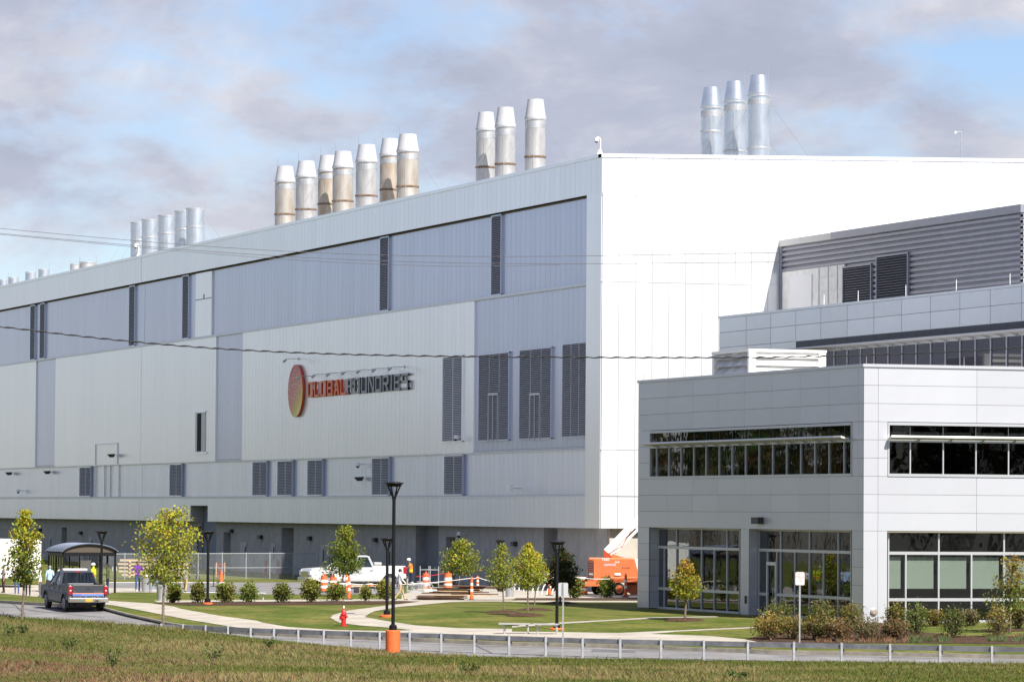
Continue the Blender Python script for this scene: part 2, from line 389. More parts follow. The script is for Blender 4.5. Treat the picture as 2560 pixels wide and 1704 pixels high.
mb.add([p for c in bank_pts for p in c], [(i * nr + j, (i + 1) * nr + j, (i + 1) * nr + j + 1, i * nr + j + 1) for i in range(len(bcols) - 1) for j in range(nr - 1)])
bank = mb.build('grass_bank', M_FIELD, smooth=80); tag(bank, kind='structure')
for p in bank.data.polygons: pass
def bank_z(fi, k):                          # fi: 0..1 across, k: 0 crest .. 1 bottom of the picture
    i = min(len(bcols) - 2, int(fi * (len(bcols) - 1))); a = fi * (len(bcols) - 1) - i
    ks = [0, .12, .3, .5, .75, 1.0]
    for j in range(5):
        if ks[j] <= k <= ks[j + 1]:
            b = (k - ks[j]) / (ks[j + 1] - ks[j]); break
    q = lambda ii, jj: Vector(bank_pts[ii][2 + jj])
    return (q(i, j) * (1 - a) + q(i + 1, j) * a) * (1 - b) + (q(i, j + 1) * (1 - a) + q(i + 1, j + 1) * a) * b

def tone_mesh(name, vs, fs, tones, m):
    me = bpy.data.meshes.new(name); me.from_pydata(vs, [], fs)
    at = me.attributes.new('tone', 'FLOAT_COLOR', 'FACE')
    at.data.foreach_set('color', [c for t in tones for c in (*t, 1.0)])
    me.materials.append(m)
    return me
def pnoise(x, y, s):
    from mathutils import noise
    return noise.noise(Vector((x * s, y * s, 3.7)))
M_LEAF = leafmat('leaves'); M_BLADE = leafmat('grass blades', .8, .25)
vs, fs, tn = [], [], []
for i in range(150000):
    fi = rnd.uniform(.10, .82); k = rnd.random() ** 1.35
    p = bank_z(fi, k)
    d = pnoise(p.x, p.y, .13) + .5 * pnoise(p.x, p.y, .5); e2 = pnoise(p.x + 40, p.y, .06)
    hgt = rnd.uniform(.03, .10) * (1.0 + 1.9 * max(0, d + .05) + (1.4 if rnd.random() < .02 else 0)); w = rnd.uniform(.012, .03)
    a = rnd.uniform(0, 6.28); lean = rnd.uniform(.3, 1.3) * hgt; b = rnd.uniform(0, 6.28)
    n = len(vs)
    dx, dy = math.cos(a) * w, math.sin(a) * w
    vs += [(p.x - dx, p.y - dy, p.z - .02), (p.x + dx, p.y + dy, p.z - .02), (p.x + lean * math.cos(b), p.y + lean * math.sin(b), p.z + hgt)]
    fs.append((n, n + 1, n + 2))
    left = max(0, min(1, (.30 - fi) / .12)) * max(0, min(1, (k - .35) / .2))        # a russet patch low on the left
    dry = min(1, max(0, .36 - .28 * (k < .12) + 1.7 * d + .7 * e2 + rnd.uniform(-.22, .22) + .45 * left))
    c0 = (.090, .112, .018) if rnd.random() < .7 else (.125, .135, .025)
    c1 = (.19, .10, .062) if rnd.random() < .02 + .8 * left else (.225, .185, .075)
    tn.append(tuple((c0[j] + (c1[j] - c0[j]) * dry) * rnd.uniform(.8, 1.2) for j in range(3)))
gro = link('rough_grass', tone_mesh('rough_grass', vs, fs, tn, M_BLADE)); tag(gro, 'rough half dry grass covering the bank below the guardrail', 'grass', kind='stuff')
# mown blades on the lawn edges nearest the road

# ================================================================== THE LARGE HALL
XW, YC = 85.8, 232.7
zc = lambda py: atY(1503, py, YC).z
yl = lambda px, py=1100: atX(px, py, XW).y
zl = lambda px, py, X=XW: atX(px, py, X).z
ZT, ZCB, ZF, ZG, ZM, ZL, ZS = (zc(v) for v in (384, 393, 480.5, 704, 1119, 1240, 1320))
YEND = 470.0
M_WPAN = mat('white wall panel', (.95, .96, .99), .25, .50, var=.03, vscale=.6, vs3=(1, 1, .08))
M_GPAN = mat('grey wall panel', (.53, .57, .70), .24, .55, var=.05, vscale=.7, vs3=(1, 1, .1))
M_SKIRT = mat('pale grey skirt panel', (.82, .85, .98), .26, .50, var=.05, vscale=.7, vs3=(1, 1, .1))
M_SEAM = mat('panel seam', (.22, .23, .26), .7); M_SEAMD = mat('dark panel seam', (.06, .06, .065), .8)
M_FLASH = mat('metal flashing', (.66, .68, .74), .36, .35)
M_SOFFIT = mat('brown soffit', (.20, .17, .15), .8)
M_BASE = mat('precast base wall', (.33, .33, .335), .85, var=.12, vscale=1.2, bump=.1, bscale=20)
M_BASEF = mat('precast base wall sunlit tone', (.42, .39, .34), .85, var=.08, vscale=1.0)  # same precast as the long side; sunlight on it put into a warmer, lighter colour
M_DARK = mat('dark void', (.012, .013, .018), .9)
M_DOOR = mat('grey steel door', (.34, .35, .37), .5)
M_SLATG = mat('grey louver slat', (.50, .51, .55), .45)
M_SLATW = mat('white louver slat', (.72, .73, .76), .45)
M_TRIM = mat('blue grey trim', (.27, .30, .42), .5)
M_ROOF = mat('roof membrane', (.6, .6, .6), .8)
M_STEELD = mat('dark lamp housing', (.03, .03, .035), .5)
M_CAMW = mat('white camera housing', (.75, .75, .75), .4)
M_GALV = mat('galvanised steel', (.50, .51, .52), .42, .7, var=.12, vscale=3)

def sheet_tint(m, amt):                       # each sheet differs a little from the next
    N, L = m.node_tree.nodes, m.node_tree.links; b = N['Principled BSDF']; src = b.inputs['Base Color'].links[0].from_socket
    oi = N.new('ShaderNodeObjectInfo'); r = N.new('ShaderNodeMapRange'); r.inputs['To Min'].default_value = 1 - amt; r.inputs['To Max'].default_value = 1.0; L.new(oi.outputs['Random'], r.inputs['Value'])
    x = N.new('ShaderNodeMix'); x.data_type = 'RGBA'; x.blend_type = 'MULTIPLY'; x.inputs['Factor'].default_value = 1
    L.new(src, x.inputs['A']); L.new(r.outputs['Result'], x.inputs['B']); L.new(x.outputs['Result'], b.inputs['Base Color'])
for m_ in (M_WPAN, M_GPAN, M_SKIRT, M_BASE): sheet_tint(m_, .05)
fab = empty('industrial_hall'); tag(fab, 'huge white and grey panelled industrial hall with rooftop stacks and letter sign', 'building')
PW, NEAR, GAP = 0.9, 262.0, 0.018
def left_band(z0, z1, xp, segs):
    """vertical wall panels between two heights: near ones singly, the far ones joined"""
    for (ya, yb, m) in segs:
        n = max(1, round((yb - ya) / PW)); w = (yb - ya) / n; far = MB()
        for i in range(n):
            a, b = ya + i * w, ya + (i + 1) * w - GAP
            if a < NEAR: piece('panel', fab, (xp, a, z0), (xp + .05, b, z1), m)
            else: far.box((xp, a, z0), (xp + .05, b, z1))
        if far.f: o = far.build('far_panel_run', m, fab); o['kind'] = 'stuff'
        MB().box((xp + .03, max(ya, YC + .07), z0 - .02), (xp + 1.0, yb - .001, z1 + .02)).build('wall_core', M_SEAM, fab)
YCOL = yl(1464.5, 900)
left_band(ZF, ZCB, XW, [(YC, YEND, M_WPAN)])
left_band(ZG + .09, ZF + .3, XW + .34, [(YCOL, YEND, M_GPAN)])
y1, y2, y3, y4, y5 = yl(1181, 900), yl(603, 950), yl(536, 950), yl(135, 1030), yl(86, 1030)
left_band(ZM + .09, ZG - .09, XW + .20, [(YCOL, y1, M_GPAN)])
left_band(ZM - .02, ZG - .03, XW + .10, [(y1, y2, M_WPAN)])
left_band(ZM + .09, ZG - .09, XW + .20, [(y2, y3, M_GPAN)])
left_band(ZM - .02, ZG - .03, XW + .10, [(y3, y4, M_WPAN)])
left_band(ZM + .09, ZG - .09, XW + .20, [(y4, y5, M_GPAN)])
left_band(ZM - .02, ZG - .03, XW + .10, [(y5, YEND, M_WPAN)])
left_band(ZL + .07, ZM - .09, XW + .26, [(YCOL, YEND, M_SKIRT)])
left_band(ZS, ZL - .09, XW + .06, [(YCOL, yl(517, 1300), M_SKIRT), (yl(474, 1300), YEND, M_SKIRT)])
y6, y7 = yl(517, 1300), yl(474, 1300)
left_band(zl(500, 1263), ZL - .09, XW + .06, [(y6, y7, M_SKIRT)])
MB().box((XW, YC + .06, ZS), (XW + .9, YCOL, ZF)).build('corner_pilaster', M_WPAN, fab)
for y_ in (y1, y3, y5): MB().box((XW + .098, y_ - .03, ZM - .02), (XW + .26, y_ - .002, ZG - .03)).build('return_trim', M_WPAN, fab)
# flashings and ledges running along the wall
for nm, z0, z1, x0, a, b in (('flashing', ZG - .09, ZG + .07, XW + .06, YCOL, YEND), ('flashing', ZM - .10, ZM - .02, XW + .085, YCOL, YEND), ('flashing', ZM + .0, ZM + .07, XW + .19, YCOL, YEND),
                             ('ledge', ZL - .09, ZL + .05, XW + .03, YCOL, YEND)):
    MB().box((x0, a, z0), (XW + .6, b, z1)).build(nm, M_FLASH, fab)
MB().box((XW + .02, YCOL, ZF - .02), (XW + .38, YEND, ZF - .005)).build('soffit', M_SOFFIT, fab)
MB().box((XW + .30, YCOL, ZF - .12), (XW + .37, YEND, ZF - .03)).build('soffit_trim', M_SOFFIT, fab)
MB().box((XW - .05, YC - .05, ZCB), (XW + .5, YEND, ZT)).build('parapet_cap', M_WPAN, fab)
# the sunlit end wall: roof line climbs to the right
SL = 0.022; XE = 150.0
zr = lambda x: (x - XW) * SL
zR1, zR2, zR3, zR4 = zc(483.5), zc(700.4), zc(1121), zc(1240)
levels = [(ZS, zR4 - .02), (zR4 + .02, zR3 - .03), (zR3 + .03, zR2 - .03), (zR2 + .03, zR1 - .03)]
ncol = 62; w = (XE - XW - .06) / ncol
for i in range(ncol):
    a = XW + .06 + i * w; b = a + w - .02
    far = a > 114
    if not far:
        for z0, z1 in levels[0:4]: piece('panel', fab, (a, YC, z0), (b, YC + .05, z1), M_WPAN)
        MB().prism([(a, zR1 + .03), (b, zR1 + .03), (b, ZCB + zr(b)), (a, ZCB + zr(a))], YC, YC + .05).build('panel', M_WPAN, fab)
MB().box((114.2, YC, ZS), (XE, YC + .06, ZT)).build('end_wall', M_WPAN, fab)
MB().prism([(XW + .05, ZS), (XE, ZS), (XE, ZT - .1 + zr(XE)), (XW + .05, ZT - .1)], YC + .03, YC + .8).build('wall_core', M_SEAMD, fab)
for z in (zR1, zR2, zR3): MB().box((XW + .03, YC - .025, z - .05), (XE, YC + .04, z + .02)).build('flashing', M_WPAN, fab)
MB().prism([(XW - .05, ZCB), (XE, ZCB + zr(XE)), (XE, ZT + zr(XE)), (XW - .05, ZT)], YC - .06, YC + .5).build('parapet_cap', M_WPAN, fab)
MB().add([(XW + .3, YC + .3, ZT - .7), (XE, YC + .3, ZT - .7 + zr(XE)), (XE, YEND, ZT - .7 + zr(XE)), (XW + .3, YEND, ZT - .7)], [(0, 1, 2, 3)]).build('roof', M_ROOF, fab)
MB().box((XE - 1, YC + .5, 0), (XE, YEND, ZT)).build('wall', M_WPAN, fab)
MB().box((XW + 1, YEND - 1, 0), (XE, YEND, ZT)).build('wall', M_WPAN, fab)
# base storey set back under the skirt
XB0 = XW + .75
def base_gaps(a, b, gaps):
    out, c = [], a
    for p, q in sorted(gaps):
        out.append((c, p)); c = q
    out.append((c, b)); return out
ALC = [(553, 535, 1329), (709, 679, 1318), (1069, 1012, 1300), (1111, 1087, 1341), (1364, 1330, 1312), (146, 133, 1317)]
gaps = [(yl(a, 1350), yl(b, 1350)) for a, b, _ in ALC] + [(y6, y7)]
for a, b in base_gaps(YC + .75, YEND, gaps):
    n = max(1, round((b - a) / 3.2)); w = (b - a) / n
    for i in range(n): piece('base_panel', fab, (XB0, a + i * w, -.3), (XB0 + .3, a + (i + 1) * w - .025, ZS + .05), M_BASE)
MB().box((XB0 + .1, YC + .76, -.3), (XB0 + .12, YEND, 0.0)).build('plinth', M_BASE, fab)
for (a, b, t) in ALC:
    ya, yb = yl(a, 1350), yl(b, 1350); zt = zl((a + b) / 2, t, XB0)
    al = MB().box((XB0 + .9, ya - .3, -.2), (XB0 + 1.0, yb + .3, zt)).box((XB0 + .31, ya - .1, -.2), (XB0 + .9, ya - .001, zt)).box((XB0 + .31, yb + .001, -.2), (XB0 + .9, yb + .1, zt)).build('alcove', M_BASE, fab)
    if zt < ZS - .1: MB().box((XB0, ya, zt), (XB0 + .4, yb, ZS + .05)).build('lintel', M_BASE, fab)
for ya, yb in ((yl(1066, 1350), yl(1015, 1350)), (yl(1361, 1350), yl(1333, 1350)), ):
    mb = MB()
    z = 0
    while z < ZS - .05: mb.box((XB0 + .6, ya, z), (XB0 + .66 , yb, z + .085)); z += .1
    mb.build('roller_door', mat('blue grey roller door', (.16, .18, .23), .5), fab)['kind'] = 'stuff'
MB().box((XB0 + .35, y6 - .4, -.1), (XB0 + .45, y7 + .4, zl(500, 1263) + .3)).build('alcove', mat('blue grey wall', (.17, .19, .25), .7), fab)
MB().box((XW + .07, y6 - .12, ZS - .05), (XW + 1.08, y6 + .03, zl(500, 1263) - .01)).build('alcove', M_BASE, fab)
MB().box((XW + .07, y7 - .03, ZS - .05), (XW + 1.08, y7 + .12, zl(500, 1263) - .01)).build('alcove', M_BASE, fab)
for a, b, t in ((210, 203, 1339), (593, 577, 1341), (664, 655, 1354), (787, 778, 1357), (952, 940, 1364), (11, 0, 1333), (108, 104, 1338)):
    ya, yb = yl(a, 1380), yl(b, 1380); d = MB().box((XB0 - .05, ya, .02), (XB0 + .05, yb, 2.2)).build('door', M_DOOR, fab)
    MB().box((XB0 - .07, ya + .15, 1.05), (XB0 - .055, ya + .35, 1.9)).build('vision_panel', M_DARK, d)
    MB().cyl((XB0 - .11, yb - .12, .95), (XB0 - .11, yb - .12, 1.25), .025, n=6).build('handle', M_GALV, d)
for px, py in ((205, 1331), (582, 1326), (655, 1341), (778, 1344), (942, 1348), (1290, 1358), (103, 1324)):
    p = atX(px, py, XB0)
    MB().box((XB0 - .28, p.y - .28, p.z - .16), (XB0 + .01, p.y + .28, p.z + .12)).build('wall_lamp', M_STEELD, fab)
# lit end of the base wall
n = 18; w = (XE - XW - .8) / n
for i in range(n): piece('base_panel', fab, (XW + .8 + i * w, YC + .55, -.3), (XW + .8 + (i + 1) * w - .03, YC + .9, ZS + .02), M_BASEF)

# louvers
def louver(name, X, ya, yb, z0, z1, sm, pitch=.11, parts=0, parent=fab, frame=M_GPAN, trim=False):
    ya, yb = min(ya, yb), max(ya, yb)
    o = MB().box((X + .02, ya, z0), (X + .10, yb, z1)).build(name, M_DARK, parent)
    mb = MB(); n = int((z1 - z0) / pitch)
    for i in range(n):
        z = z0 + (i + .5) * (z1 - z0) / n
        mb.add([(X - .07, ya + .04, z - .042), (X + .02, ya + .04, z + .024), (X + .02, yb - .04, z + .024), (X - .07, yb - .04, z - .042),
                (X - .07, ya + .04, z - .034), (X + .02, ya + .04, z + .034), (X + .02, yb - .04, z + .034), (X - .07, yb - .04, z - .034)],
               [(0, 1, 2, 3), (7, 6, 5, 4), (0, 3, 7, 4), (1, 5, 6, 2), (0, 4, 5, 1), (3, 2, 6, 7)])
    mb.build('slats', sm, o)['kind'] = 'stuff'
    fr = MB()
    for a, b in ((ya - .05, ya + .04), (yb - .04, yb + .05)): fr.box((X - .08, a, z0 - .05), (X + .08, b, z1 + .05))
    for a, b in ((z0 - .08, z0 - .0), (z1, z1 + .08)): fr.box((X - .085, ya - .05, a), (X + .08, yb + .05, b))
    for k in range(parts):
        y = ya + (yb - ya) * (k + 1) / (parts + 1); fr.box((X - .03, y - .03, z0), (X + .02, y + .03, z1))
    fr.build('frame', frame, o)
    if trim: MB().box((X - .12, ya - .42, z0 - .05), (X + .05, ya - .06, z1 + .05)).build('trim', M_TRIM, o)  # separate darker blue-grey strip along the louver's near edge
    return o
for a, b in ((81.6, 70), (106, 94), (330, 316), (464, 449), (962, 941), (1243, 1219)):
    louver('louver', XW + .28, yl(a, 800), yl(b, 800), ZG + .16, ZF - .16, M_SLATG)
for a, b in ((222, 194), (449, 419), (661, 626), (725, 688), (800, 763), (966, 924), (1150, 1104)):
    louver('louver', XW + .22, yl(a, 1200), yl(b, 1200), ZL + .16, ZM - .2, M_SLATG, trim=True, frame=M_SKIRT, parts=1)
louver('louver', XW + .06, yl(1155, 1000), yl(1106, 1000), zl(1130, 1102), zl(1130, 892), M_SLATW, frame=M_WPAN, parts=1)
for a, b, t, bt in ((1268, 1193, 885, 1099), (1374, 1295, 873, 1095), (1462, 1402, 859, 1090)):
    lv = louver('louver', XW + .15, yl(a, 1000), yl(b, 1000), zl((a + b) / 2, bt), zl((a + b) / 2, t), M_SLATG, parts=2)
    if a < 1400:
        ya, yb = yl(a, 1000), yl(b, 1000); m0 = ya + (yb - ya) * .34; m1 = ya + (yb - ya) * .66; zt = zl(a, 985)
        MB().box((XW + .03, m0, zt), (XW + .08, m1, zt + .15)).box((XW + .03, m0, zl(a, bt) - .1), (XW + .07, m0 + .05, zt)).box((XW + .03, m1 - .05, zl(a, bt) - .1), (XW + .07, m1, zt)).box((XW + .03, (m0 + m1) / 2 - .03, zl(a, bt) - .1), (XW + .07, (m0 + m1) / 2 + .03, zt)).build('access_door', M_SLATG, lv)
# odd openings in the long wall
MB().box((XW + .22, yl(522, 760), ZG + .02), (XW + .4, yl(482, 760), zl(500, 681))).build('unclad_patch', M_WPAN, fab)
z = zl(500, 748); MB().box((XW + .2, yl(522, 760), z), (XW + .23, yl(482, 760), z + .05)).build('patch_joint', M_SOFFIT, fab)
MB().box((XW + .21, yl(504, 740), zl(502, 747)), (XW + .25, yl(502, 740), zl(502, 735))).build('patch_hole', M_DARK, fab)
ya, yb, za, zb = yl(511, 1080), yl(486, 1080), zl(500, 1129), zl(500, 1031)
wv = MB().box((XW + .06, ya, za), (XW + .12, yb, zb)).build('window', mat('dull pane', (.42, .46, .52), .3), fab)
MB().box((XW + .05, ya + (yb - ya) * .40, za + .05), (XW + .058, ya + (yb - ya) * .80, zb - .05)).build('pane', M_DARK, wv)
MB().box((XW + .0, ya - .15, zb), (XW + .12, yb + .15, zb + .14)).box((XW + .0, ya - .5, za - .18), (XW + .12, yb + .5, za)).build('frame', M_WPAN, wv)
y0, y9, z0, z9 = yl(292, 1130), yl(237, 1130), zl(265, 1160), zl(265, 1109)
mb = MB()
for a, b in (((y0, z0), (y0, z9)), ((y9, z0), (y9, z9)), ((y0, z9), (y9, z9))): mb.bar((XW + .06, a[0], a[1]), (XW + .06, b[0], b[1]), .08, .05)
mb.build('hatch_frame', M_GPAN, fab)
for px in (234, 256, 270, 292): MB().cyl((XW + .20, yl(px, 1200), ZL), (XW + .20, yl(px, 1200), ZM if px != 292 else zl(290, 1138)), .035, n=6).build('conduit', M_GALV, fab)
yj = yl(350, 1000)
for x_, z0_, z1_ in ((XW, ZF, ZCB), (XW + .34, ZG + .09, ZF - .13), (XW + .10, ZM, ZG - .1), (XW + .26, ZL + .07, ZM - .11), (XW + .06, ZS, ZL - .1)): MB().box((x_ - .004, yj - .022, z0_), (x_ + .02, yj + .022, z1_)).build('movement_joint', M_SEAM, fab)
# cameras and floodlights fixed to the wall
def wall_fitting(px, py, X, kind):
    p = atX(px, py, X); r = empty('wall_camera' if kind != 'flood' else 'floodlight')
    if kind == 'dome':
        MB().bar((X + .03, p.y, p.z), (X - .35, p.y, p.z + .02), .07, .07).build('bracket', M_CAMW, r)
        MB().ball((X - .45, p.y, p.z - .03), .17).build('housing', M_CAMW, r); MB().ball((X - .47, p.y, p.z - .14), .12).build('lens', M_DARK, r)
        lab = 'white dome camera on a bracket'
    elif kind == 'flood':
        MB().bar((X + .03, p.y, p.z), (X - .6, p.y, p.z), .06, .06).build('bracket', M_GALV, r); MB().box((X - .85, p.y - .25, p.z - .22), (X - .6, p.y + .25, p.z + .22)).build('lamp_head', M_CAMW, r)
        lab = 'grey floodlight on a short arm'
    else:
        MB().bar((X + .03, p.y, p.z), (X - .3, p.y, p.z - .02), .06, .06).build('bracket', M_CAMW, r)
        MB().prism([(X - .75, p.z + .10), (X - .1, p.z + .14), (X - .2, p.z - .14), (X - .5, p.z - .16)], p.y - .14, p.y + .14).build('housing', M_STEELD, r)
        lab = 'black bullet camera on a white bracket'
    return r, lab
for px, py, X, kind, where in ((33, 1183, XW + .26, 'bullet', 'under the pale strip wall, farthest along'), (129, 1180, XW + .26, 'bullet', 'beside the first lower louver of the hall'), (58, 1226, XW + .26, 'dome', 'just above the ledge at the far wall'),
                               (290, 1138, XW + .06, 'bullet', 'on top of a wall conduit'), (911, 1160, XW + .26, 'dome', 'left of a lower louver above a bullet camera'), (912, 1196, XW + .26, 'bullet', 'left of a lower louver below a dome camera'),
                               (1303, 1220, XW + .26, 'flood', 'low on the wall near the sunlit corner'), (1157, 1092, XW + .1, 'dome', 'at the foot of the white louver'), (1165, 1333, XB0, 'dome', 'on the base wall behind a young tree')):
    r, lab = wall_fitting(px, py, X, kind); rebase(r, atX(px, py, X)); tag(r, lab + ' ' + where, 'floodlight' if kind == 'flood' else 'camera')
# lightning rods along the parapet are part of the hall
for k in range(16):
    y = YC + 2 + k * 9.5; MB().cyl((XW + .3, y, ZT), (XW + .3, y, ZT + .45), .012, n=5).build('lightning_rod', M_GALV, fab)
for k in range(7):
    x = XW + 1.6 + k * 4.6; MB().cyl((x, YC + .2, ZT + zr(x)), (x, YC + .2, ZT + zr(x) + .5), .012, n=5).build('lightning_rod', M_GALV, fab)
rebase(fab, (XW, YC, 0))

# ---------------------------------------------------------------- roof cameras and mast
def roof_camera(px, py, hgt, lab):
    p = atX(px, py, XW + .3); s = hgt / 1.1; r = empty('roof_camera')
    MB().prism([(-.16 * s, 0), (.2 * s, 0), (.1 * s, .32 * s), (-.02 * s, .32 * s)], -.12 * s, .12 * s).build('foot', M_CAMW, r)
    pts = [(.05 * s, 0, .3 * s), (.05 * s, 0, .95 * s), (.0, 0, 1.05 * s), (-.12 * s, 0, 1.1 * s), (-.2 * s, 0, 1.06 * s)]
    MB().tube(pts, .035 * s, 8).build('gooseneck', M_CAMW, r, smooth=True)
    h = MB().lathe([(.06 * s, .16 * s), (.12 * s, .12 * s), (.14 * s, 0), (.13 * s, -.08 * s)], 14, (-.2 * s, 0, .9 * s)).build('housing', M_CAMW, r, smooth=True)
    MB().ball((-.2 * s, 0, .83 * s), .11 * s).build('lens', M_DARK, h)
    r.location = p + Vector((0, 0, -.02)); r.rotation_euler[2] = -YAW; tag(r, lab, 'camera')
roof_camera(1499, 385, 1.0, 'white gooseneck dome camera on the hall roof at the sunlit corner')
roof_camera(345, 643, 1.15, 'white gooseneck dome camera on the hall roof before the plain open stacks')
p = atY(2403, 400, YC + 2); r = empty('roof_mast'); MB().cyl((0, 0, -.5), (0, 0, 1.75), .035, n=8).build('pole', M_GALV, r); MB().bar((.05, 0, 1.7), (-.42, 0, 1.7), .05, .05).build('arm', M_GALV, r); MB().box((-.45, -.05, 1.58), (-.35, .05, 1.7)).build('sensor', M_CAMW, r)
r.location = p; tag(r, 'thin grey mast with a short arm on the end wall roof', 'mast')

# ---------------------------------------------------------------- stacks
def metal_mat(name, col, rough, var, scale, stain=None):
    m = mat(name, col, rough, .75, var=var, vscale=scale, vs3=(1, 1, .25))
    return m
M_ST = {'steel': mat('brushed stack steel', (.50, .49, .48), .40, .65, var=.16, vscale=1.6, vs3=(1, 1, .35)),
        'tan': mat('stained stack steel', (.37, .32, .26), .45, .5, col2=(.50, .48, .45), vscale=1.3, vs3=(1, 1, .3)),
        'rust': mat('browned stack steel', (.31, .235, .165), .5, .4, col2=(.46, .42, .37), vscale=1.1, vs3=(1, 1, .3)),
        'blue': mat('bright stack steel', (.62, .66, .70), .30, .85, var=.12, vscale=1.5, vs3=(1, 1, .4))}
M_CONEW = mat('white stack cone', (.43, .435, .46), .5, var=.04, vscale=2)
M_RUST = mat('rusty flange', (.15, .10, .065), .8, var=.4, vscale=6)
M_WIRE = mat('steel wire', (.16, .16, .17), .7, .0)
def stack(cx, pw, ptop, pfl, pmid, ztop, body, cone, lab, group, guys=True):
    p = atZ(cx, ptop, ztop); k = ppm(p); R = pw / k / 2; r = empty('exhaust_stack'); z0 = 22.6
    top, fl = ztop, ztop - (pfl - ptop) / k
    barrel = MB().lathe([(R, z0), (R, fl if cone else top)], 28).build('barrel', M_ST[body], r, smooth=True)
    zm = ztop - (pmid - ptop) / k
    MB().lathe([(R * 1.0, zm - .09), (R * 1.07, zm - .05), (R * 1.07, zm + .03), (R * 1.0, zm + .07)], 28).build('flange', M_RUST if body in ('tan', 'rust', 'steel') else M_GALV, r)
    if cone:
        MB().lathe([(R * 1.04, fl), (R * 1.04, fl + .16), (R * .99, fl + .18), (R * .76, top), (R * .72, top), (R * .9, fl + .3)], 28).build('cone', M_CONEW if cone == 'white' else M_ST['blue'], r, smooth=True)
        MB().lathe([(R * 1.0, fl - .1), (R * 1.09, fl - .06), (R * 1.09, fl), (R * 1.0, fl + .03)], 28).build('flange', M_GALV, r)
        MB().lathe([(R * 1.01, fl - .62), (R * 1.015, fl - .58), (R * 1.015, fl - .28), (R * 1.01, fl - .24)], 28).build('collar', M_GALV, r)
    else:
        MB().lathe([(R, top - .14), (R * 1.06, top - .1), (R * 1.06, top), (R * .97, top), (R * .97, top - .5)], 28).build('rim', M_GALV, r)
    for a in (-1, 1):
        b = RT * a * (R * (.76 if cone else 1.0)); MB().cyl((b.x, b.y, top - .9), (b.x, b.y, top + .62), .016, n=5).build('lightning_rod', M_GALV, r)
    if guys:
        zt = (fl if cone else top) - .5
        for a in (200, 320, 80):
            d = Vector((math.cos(rad(a)), math.sin(rad(a)), 0)); L = (zt - 24.3) * .75
            MB().cyl((d.x * R, d.y * R, zt), (d.x * (R + L), d.y * (R + L), 24.2), .013, n=4).build('guy_wire', M_WIRE, r)
    if rnd.random() < .9: MB().cyl((-R * .5, -R * .9, fl - .6), (-R * .5, -R * .9, z0 + 2), .02, n=5).build('ladder_cable', M_GALV, r)
    for c in r.children: c.location.z -= z0
    r.location = (p.x, p.y, z0); tag(r, lab, 'chimney', group)
GA, GB, GC, GD, GE = 'bright steel stacks above the sunlit end wall', 'three white coned stacks near the hall corner', 'row of seven white coned stacks', 'plain open topped stacks without cones', 'short stack tops peeping over the far roof'
for cx, w, t, fl, m, lab in ((1780.5, 56, 219, 270, 330, 'bright steel stack with steel cone, lowest of three by the end wall'), (1838.5, 56, 204, 255, 379, 'bright steel stack with steel cone between two others above the end wall'), (1898.5, 57, 189, 239, 371, 'tallest looking bright steel stack with split steel cone above the end wall')):
    stack(cx, w, t, fl, m, 32.1, 'blue', 'steel', lab, GA)
for cx, w, t, fl, m, b, lab in ((1215, 49, 281, 326, 419, 'steel', 'white coned steel stack with a round shadow on it, one of three by the corner'), (1264, 51, 269, 317, 411, 'steel', 'white coned steel stack in the middle of the three by the corner'), (1339, 52, 249, 298, 393, 'steel', 'white coned steel stack standing apart, nearest the hall corner')):
    stack(cx, w, t, fl, m, 32.1, b, 'white', lab, GB)
for cx, w, t, fl, m, b, lab in ((713, 50, 416, 455, 536, 'tan', 'tan stained stack with white cone at the far end of the row of seven'), (766, 52, 403, 443, 524, 'steel', 'grey stack with white cone, second from the far end of the row of seven'), (820, 49, 389, 429, 511, 'rust', 'rust brown stack with white cone half behind its neighbour, third in the row of seven'),
                             (858, 52, 379, 419, 503, 'tan', 'tan brown stack with white cone in the middle of the row of seven'), (917, 54, 362, 405, 490, 'steel', 'grey stack with white cone standing free, fifth in the row of seven'), (975, 50, 347, 389, 475, 'rust', 'brown stack with white cone tucked behind the last of the row of seven'), (1020, 55, 336, 379, 467, 'tan', 'grey tan stack with white cone at the near end of the row of seven')):
    stack(cx, w, t, fl, m, 32.1, b, 'white', lab, GC)
for cx, w, t, m, lab in ((347, 40, 556, 601, 'open topped bright steel stack half hidden at the far end of its five'), (375, 41, 549, 594, 'open topped bright steel stack, second of five behind the roof camera'), (417, 43, 539, 584, 'open topped bright steel stack in the middle of five'), (459, 44, 528, 574, 'open topped bright steel stack tucked behind the nearest of its five'), (489, 46, 521, 568, 'open topped bright steel stack at the near end of its five')):
    stack(cx, w, t, t + 8, m, 30.6, 'blue', None, lab, GD)
for cx, w, t, lab in ((8, 22, 699, 'x'), (34, 26, 693, 'x'), (77, 27, 680, 'x'), (110, 28, 673, 'x')):
    stack(cx, w, t, t + 4, t + 30, 28.3, 'blue', None, 'low bright steel stack top just showing over the far roof edge', GE, False)
for cx, w, t in ((188, 25, 660), (220, 42, 655)):
    stack(cx, w, t, t + 4, t + 30, 28.3, 'steel', None, 'low %s grey stack top with rods over the far roof edge' % ('narrow' if w < 30 else 'wide'), GE, False)

